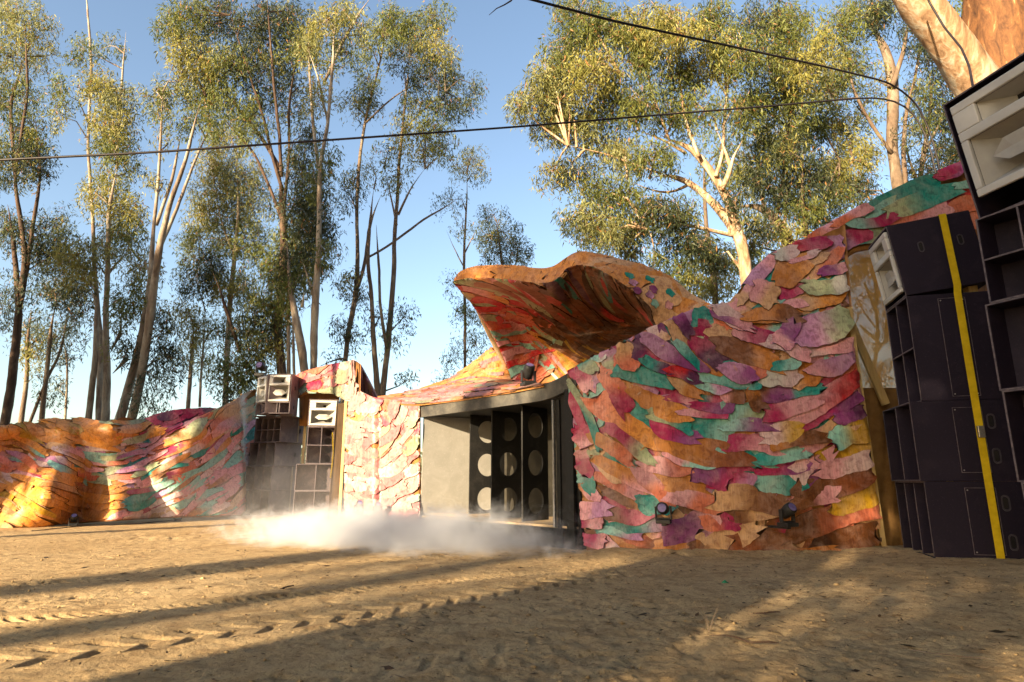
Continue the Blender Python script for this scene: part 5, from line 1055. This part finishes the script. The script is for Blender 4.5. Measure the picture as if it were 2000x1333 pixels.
# distant bush line
rng = np.random.RandomState(5)
fb = []; ft = []
for k in range(150):
    x_ = rng.uniform(-70, 75); Yd = rng.uniform(70, 100); h_ = rng.uniform(3, 6.5)
    m_ = 150; h = rng.normal(size=(m_, 3)); h /= np.maximum(1, np.linalg.norm(h, axis=1, keepdims=True))
    fb.append(np.array([x_, Yd, h_*.5])+h*np.array([3.2, 3, h_*.52])); ft.append(np.tile(np.array([.10, .115, .06])*rng.uniform(.7, 1.2), (m_, 1)))
fo = leaves_mesh('distant_bushland', np.vstack(fb), 1.1, np.vstack(ft), None, rng, .45); tag(fo, 'faint distant bushland glimpsed between the trunks', 'bushland', kind='stuff')

# trees behind the photographer that throw the long shadows
def shade_tree(label, u, D, r, H, boxes, seed):
    rng = np.random.RandomState(seed); x_, y_ = u*.8-D*.6, -u*.6-D*.8
    root = empty('gum_tree', (x_, y_, 0)); tag(root, label, 'tree', 'gum trees behind the photographer')
    pts = [(x_, y_, -.2)]+[(x_+rng.uniform(-.06, .06), y_+rng.uniform(-.06, .06), H*k/8) for k in range(1, 9)]
    rad = [r*1.1]+[r*(1.0-.02*k) for k in range(8)]; MB().tube(pts, rad, 14).build('trunk', M['bark_mid'], root, smooth=True)
    Cs = []
    for (u0, u1, z0, z1, n_) in boxes:
        c_ = np.stack([rng.uniform(u0, u1, n_), rng.normal(size=n_)*.8-D, rng.uniform(z0, z1, n_)], -1)
        w_ = np.stack([c_[:, 0]*.8+c_[:, 1]*.6, -c_[:, 0]*.6+c_[:, 1]*.8, c_[:, 2]], -1)
        for q in w_: Cs.append(q+rng.normal(size=(36, 3))*.28)
    if Cs:
        Cs = np.vstack(Cs); leaves_mesh('crown', Cs, .34, np.tile(np.array(LEAFC['olive'][0]), (len(Cs), 1)), root, rng, .3)
    finish(root)
shade_tree('huge river gum trunk behind the photographer', -2.62, 10, 1.05, 11.0, [(-5.3, -4.0, 5.2, 6.9, 80), (-5.3, -3.5, 7.0, 9.0, 130), (-3.9, -1.5, 10, 11.5, 60), (-6.0, -3.4, 8.9, 10.9, 150)], 1)
shade_tree('spreading gum behind the photographer to the right', 2.6, 10, .3, 9.5, [(-1.6, 4.6, 5.4, 11.9, 700), (-1.5, 4.5, 2.9, 5.4, 105)], 2)
shade_tree('leaning gum behind the photographer to the left', -7.15, 24, .50, 15.5, [(-8.2, -6.0, 13.5, 16, 40)], 3)
shade_tree('slim gum behind the photographer', -5.05, 22, .28, 14.5, [(-6.2, -3.9, 6.5, 9.5, 16), (-5.8, -4, 13, 15, 40)], 4)
shade_tree('gum far to the left behind the photographer', -17.4, 14, .30, 8, [(-18.2, -16.9, 8.2, 8.8, 12)], 5)

# the forest that closes the clearing behind and beside the photographer (the sun comes through its one gap)
def wood_tree(az, dist, H, R, seed, zmin=None, lab='leafy gum closing the clearing behind the photographer'):
    rng = np.random.RandomState(seed); x_, y_ = dist*math.sin(math.radians(az)), dist*math.cos(math.radians(az))
    root = empty('gum_tree', (x_, y_, 0)); tag(root, lab, 'tree', 'gum trees around the clearing')
    MB().tube([(x_, y_, -.2), (x_+.2, y_, H*.4), (x_-.1, y_+.3, H*.8)], [.4, .3, .15] if zmin is None else [.24, .2, .12], 9).build('trunk', M['bark_mid'], root, smooth=True)
    n = 260; c_ = rng.normal(size=(n, 3)); c_ /= np.maximum(1, np.linalg.norm(c_, axis=1, keepdims=True)/1.6)
    c_ = np.array([x_, y_, H*.56])+c_*np.array([R*.62, R*.62, H*.29]); c_[:, 2] = np.clip(c_[:, 2], 1.0, H) if zmin is None else rng.uniform(zmin+.6, H, n)
    Cs = (c_[:, None]+rng.normal(size=(n, 26, 3))*.45).reshape(-1, 3)
    leaves_mesh('crown', Cs, .75, np.tile(np.array(LEAFC['olive'][1]), (len(Cs), 1)), root, rng, .35); finish(root)
for k, (az, dist, H, R) in enumerate(((70, 17, 15, 5), (92, 15, 14, 5), (112, 16, 16, 5.5), (134, 17, 15, 5.5), (156, 18, 16, 5.5), (176, 21, 17, 5.5), (282, 24, 15, 5.5), (296, 27, 14, 5))):
    wood_tree(az, dist, H, R, 300+k)
for k, (x_, y_) in enumerate(((7.0, -4.6), (13.0, -1.5), (5.5, -11.0), (12.0, -9.0), (10.5, 1.2), (-15.0, 3.5))):  # tall crowns added out of view to hold back skylight
    wood_tree(math.degrees(math.atan2(x_, y_)), math.hypot(x_, y_), 20, 5.2, 330+k, 12.2, 'unseen tall gum added to block skylight over the clearing')

# ------------------------------------------------------------------ litter, weeds, smoke
rng = np.random.RandomState(9); N = 9000
rY = rng.uniform(0, 1, N)**1.1*10+2.2; rX = rng.uniform(-1, 1, N)*rY*.95; near = rng.rand(N) < .35
rX[near] = rng.uniform(.5, 7, near.sum()); rY[near] = rng.uniform(4.5, 8.6, near.sum())
C = np.stack([rX, rY, gz(rX, rY)+.006], -1)
a_ = rng.uniform(0, 6.28, N); d = np.stack([np.cos(a_), np.sin(a_), rng.normal(size=N)*.12], -1); s = np.stack([-np.sin(a_), np.cos(a_), rng.normal(size=N)*.3], -1)
L = (rng.uniform(.012, .055, N)*np.where(rng.rand(N) < .06, 2.2, 1))[:, None]; Wd = L*rng.uniform(.10, .35, N)[:, None]
V = np.stack([C-d*L*.5, C+s*Wd*.5, C+d*L*.5, C-s*Wd*.5], 1).reshape(-1, 3)
L[::23] *= 2.4
tones = np.array([(.09, .05, .025), (.16, .09, .04), (.05, .035, .02), (.30, .22, .13), (.20, .13, .06)])[rng.randint(0, 5, N)]
tag(mesh_np('leaf_litter', V, np.arange(4*N).reshape(-1, 4), M['leaf'], col=np.repeat(tones, 4, axis=0)), 'dry leaves and bark chips scattered over the sand', 'leaf litter', kind='stuff')
# clods
N = 1100; rY = rng.uniform(2.3, 9.5, N); rX = rng.uniform(-.9, .9, N)*rY; sz = rng.uniform(.004, .014, N)*np.where(rng.rand(N) < .05, 1.8, 1)
ico = np.array([(1, 0, 0), (-1, 0, 0), (0, 1, 0), (0, -1, 0), (0, 0, 1), (0, 0, -1)], float); fi = np.array([(0, 2, 4), (2, 1, 4), (1, 3, 4), (3, 0, 4), (2, 0, 5), (1, 2, 5), (3, 1, 5), (0, 3, 5)])
V = (ico[None]*rng.uniform(.6, 1.3, (N, 6, 3)))*sz[:, None, None]*np.array([1.2, 1.0, .7])+np.stack([rX, rY, gz(rX, rY)+sz*.3], -1)[:, None]
tag(mesh_np('dirt_clods', V.reshape(-1, 3), (fi[None]+6*np.arange(N)[:, None, None]).reshape(-1, 3), M['ground'], smooth=True), 'small crumbs of dirt lying on the sand', 'dirt clods', kind='stuff')
def twig(px_, py_, a_, L_, lab, m_='bark_dark', r=.007):
    g = G(px_, py_); pts = []
    for k in range(6):
        x_ = g[0]+math.cos(a_)*L_*(k/5-.5)+.02*math.sin(k*2.1); y_ = g[1]+math.sin(a_)*L_*(k/5-.5)+.015*math.cos(k*1.7); pts.append((x_, y_, float(gz(x_, y_))+r+.012))
    tag(MB().tube(pts, [r*.5, r, r, r*.9, r*.7, r*.4], 6).build('twig', M[m_], smooth=True), lab, 'twig')
twig(1455, 1255, 2.6, .4, 'crooked stick lying below the right wall in the foreground')
twig(1500, 1202, .1, .22, 'short black stick right of the shadow edge'); twig(1860, 1280, 2.5, .4, 'pale dry stalk lying at the lower right', 'bark_pale', .004); twig(560, 1150, 1.2, .2, 'little twig beside the tyre tracks on the left')
g = G(1416, 1146); tag(MB().add([(g[0]-.035, g[1], .03), (g[0], g[1]-.02, .035), (g[0]+.04, g[1], .03), (g[0], g[1]+.03, .04), (g[0], g[1], .06)], [(0, 1, 4), (1, 2, 4), (2, 3, 4), (3, 0, 4)]).build('green_scrap', plain('green_scrap', (.01, .14, .06), (.02, .22, .10), 8)), 'tiny bright green scrap on the shaded sand', 'scrap')
wd = MB(); g = G(1385, 1235); rr_ = random.Random(3)
for k in range(9):
    a_ = rr_.uniform(0, 6.28); l_ = rr_.uniform(.08, .24); wd.tube([(g[0], g[1], .0), (g[0]+math.cos(a_)*l_*.25, g[1]+math.sin(a_)*l_*.25, l_*.6), (g[0]+math.cos(a_)*l_*.55, g[1]+math.sin(a_)*l_*.55, l_)], [.0014, .001, .0006], 4)
tag(wd.build('dry_weed', M['bark_mid']), 'thin dry weed standing in the lit foreground sand', 'weed')

def smoke(name, lab, lo, hi, cx_, cy_, rx, ry, rot, top, dens, sc, thr=(.38, .68)):
    c = Vector(((lo[0]+hi[0])/2, (lo[1]+hi[1])/2, 0))
    o = MB().box(lo[0]-c.x, lo[1]-c.y, .0, hi[0]-c.x, hi[1]-c.y, hi[2]).build(name, None, loc=tuple(c))
    m = bpy.data.materials.new(name+'_volume'); m.use_nodes = True; n = m.node_tree; n.nodes.clear(); ou = nd(n, 'ShaderNodeOutputMaterial'); pv = nd(n, 'ShaderNodeVolumePrincipled')
    n.links.new(pv.outputs[0], ou.inputs['Volume']); pv.inputs['Color'].default_value = (.86, .90, .98, 1); pv.inputs['Anisotropy'].default_value = .15
    tc = nd(n, 'ShaderNodeTexCoord'); sp = nd(n, 'ShaderNodeSeparateXYZ')
    mp = nd(n, 'ShaderNodeMapping', vector_type='TEXTURE'); mp.inputs['Location'].default_value = (cx_-c.x, cy_-c.y, 0); mp.inputs['Rotation'].default_value = (0, 0, math.radians(rot)); mp.inputs['Scale'].default_value = (rx, ry, top)
    n.links.new(tc.outputs['Object'], mp.inputs[0])
    ns = noise(n, tc.outputs['Object'], sc, 6, .62, .9)
    ln = nd(n, 'ShaderNodeVectorMath', operation='LENGTH'); n.links.new(mp.outputs[0], ln.inputs[0])
    # edge falloff broken up by noise
    ad = nd(n, 'ShaderNodeMath', operation='MULTIPLY_ADD'); n.links.new(ns, ad.inputs[0]); ad.inputs[1].default_value = -1.9; n.links.new(ln.outputs['Value'], ad.inputs[2])
    mr = nd(n, 'ShaderNodeMapRange', interpolation_type='SMOOTHSTEP'); n.links.new(ad.outputs[0], mr.inputs[0]); mr.inputs[1].default_value = -.02; mr.inputs[2].default_value = -.55; mr.inputs[3].default_value = 0; mr.inputs[4].default_value = dens
    n.links.new(mr.outputs[0], pv.inputs['Density']); o.data.materials.append(m)
    tag(o, lab, 'smoke', kind='stuff'); return o
smoke('stage_smoke', 'low white smoke rolling out over the sand from the stage box', (-6.3, 8.1, 0), (1.2, 13.2, .9), -2.0, 10.4, 3.9, 1.65, -30, .70, 2.7, 2.8)
smoke('dust_haze', 'thin pale dust drifting in front of the far speakers', (-9.0, 12.0, 0), (-1.5, 17.0, 2.6), -5.0, 15.0, 4.2, 2.8, 0, 2.2, .05, .7)
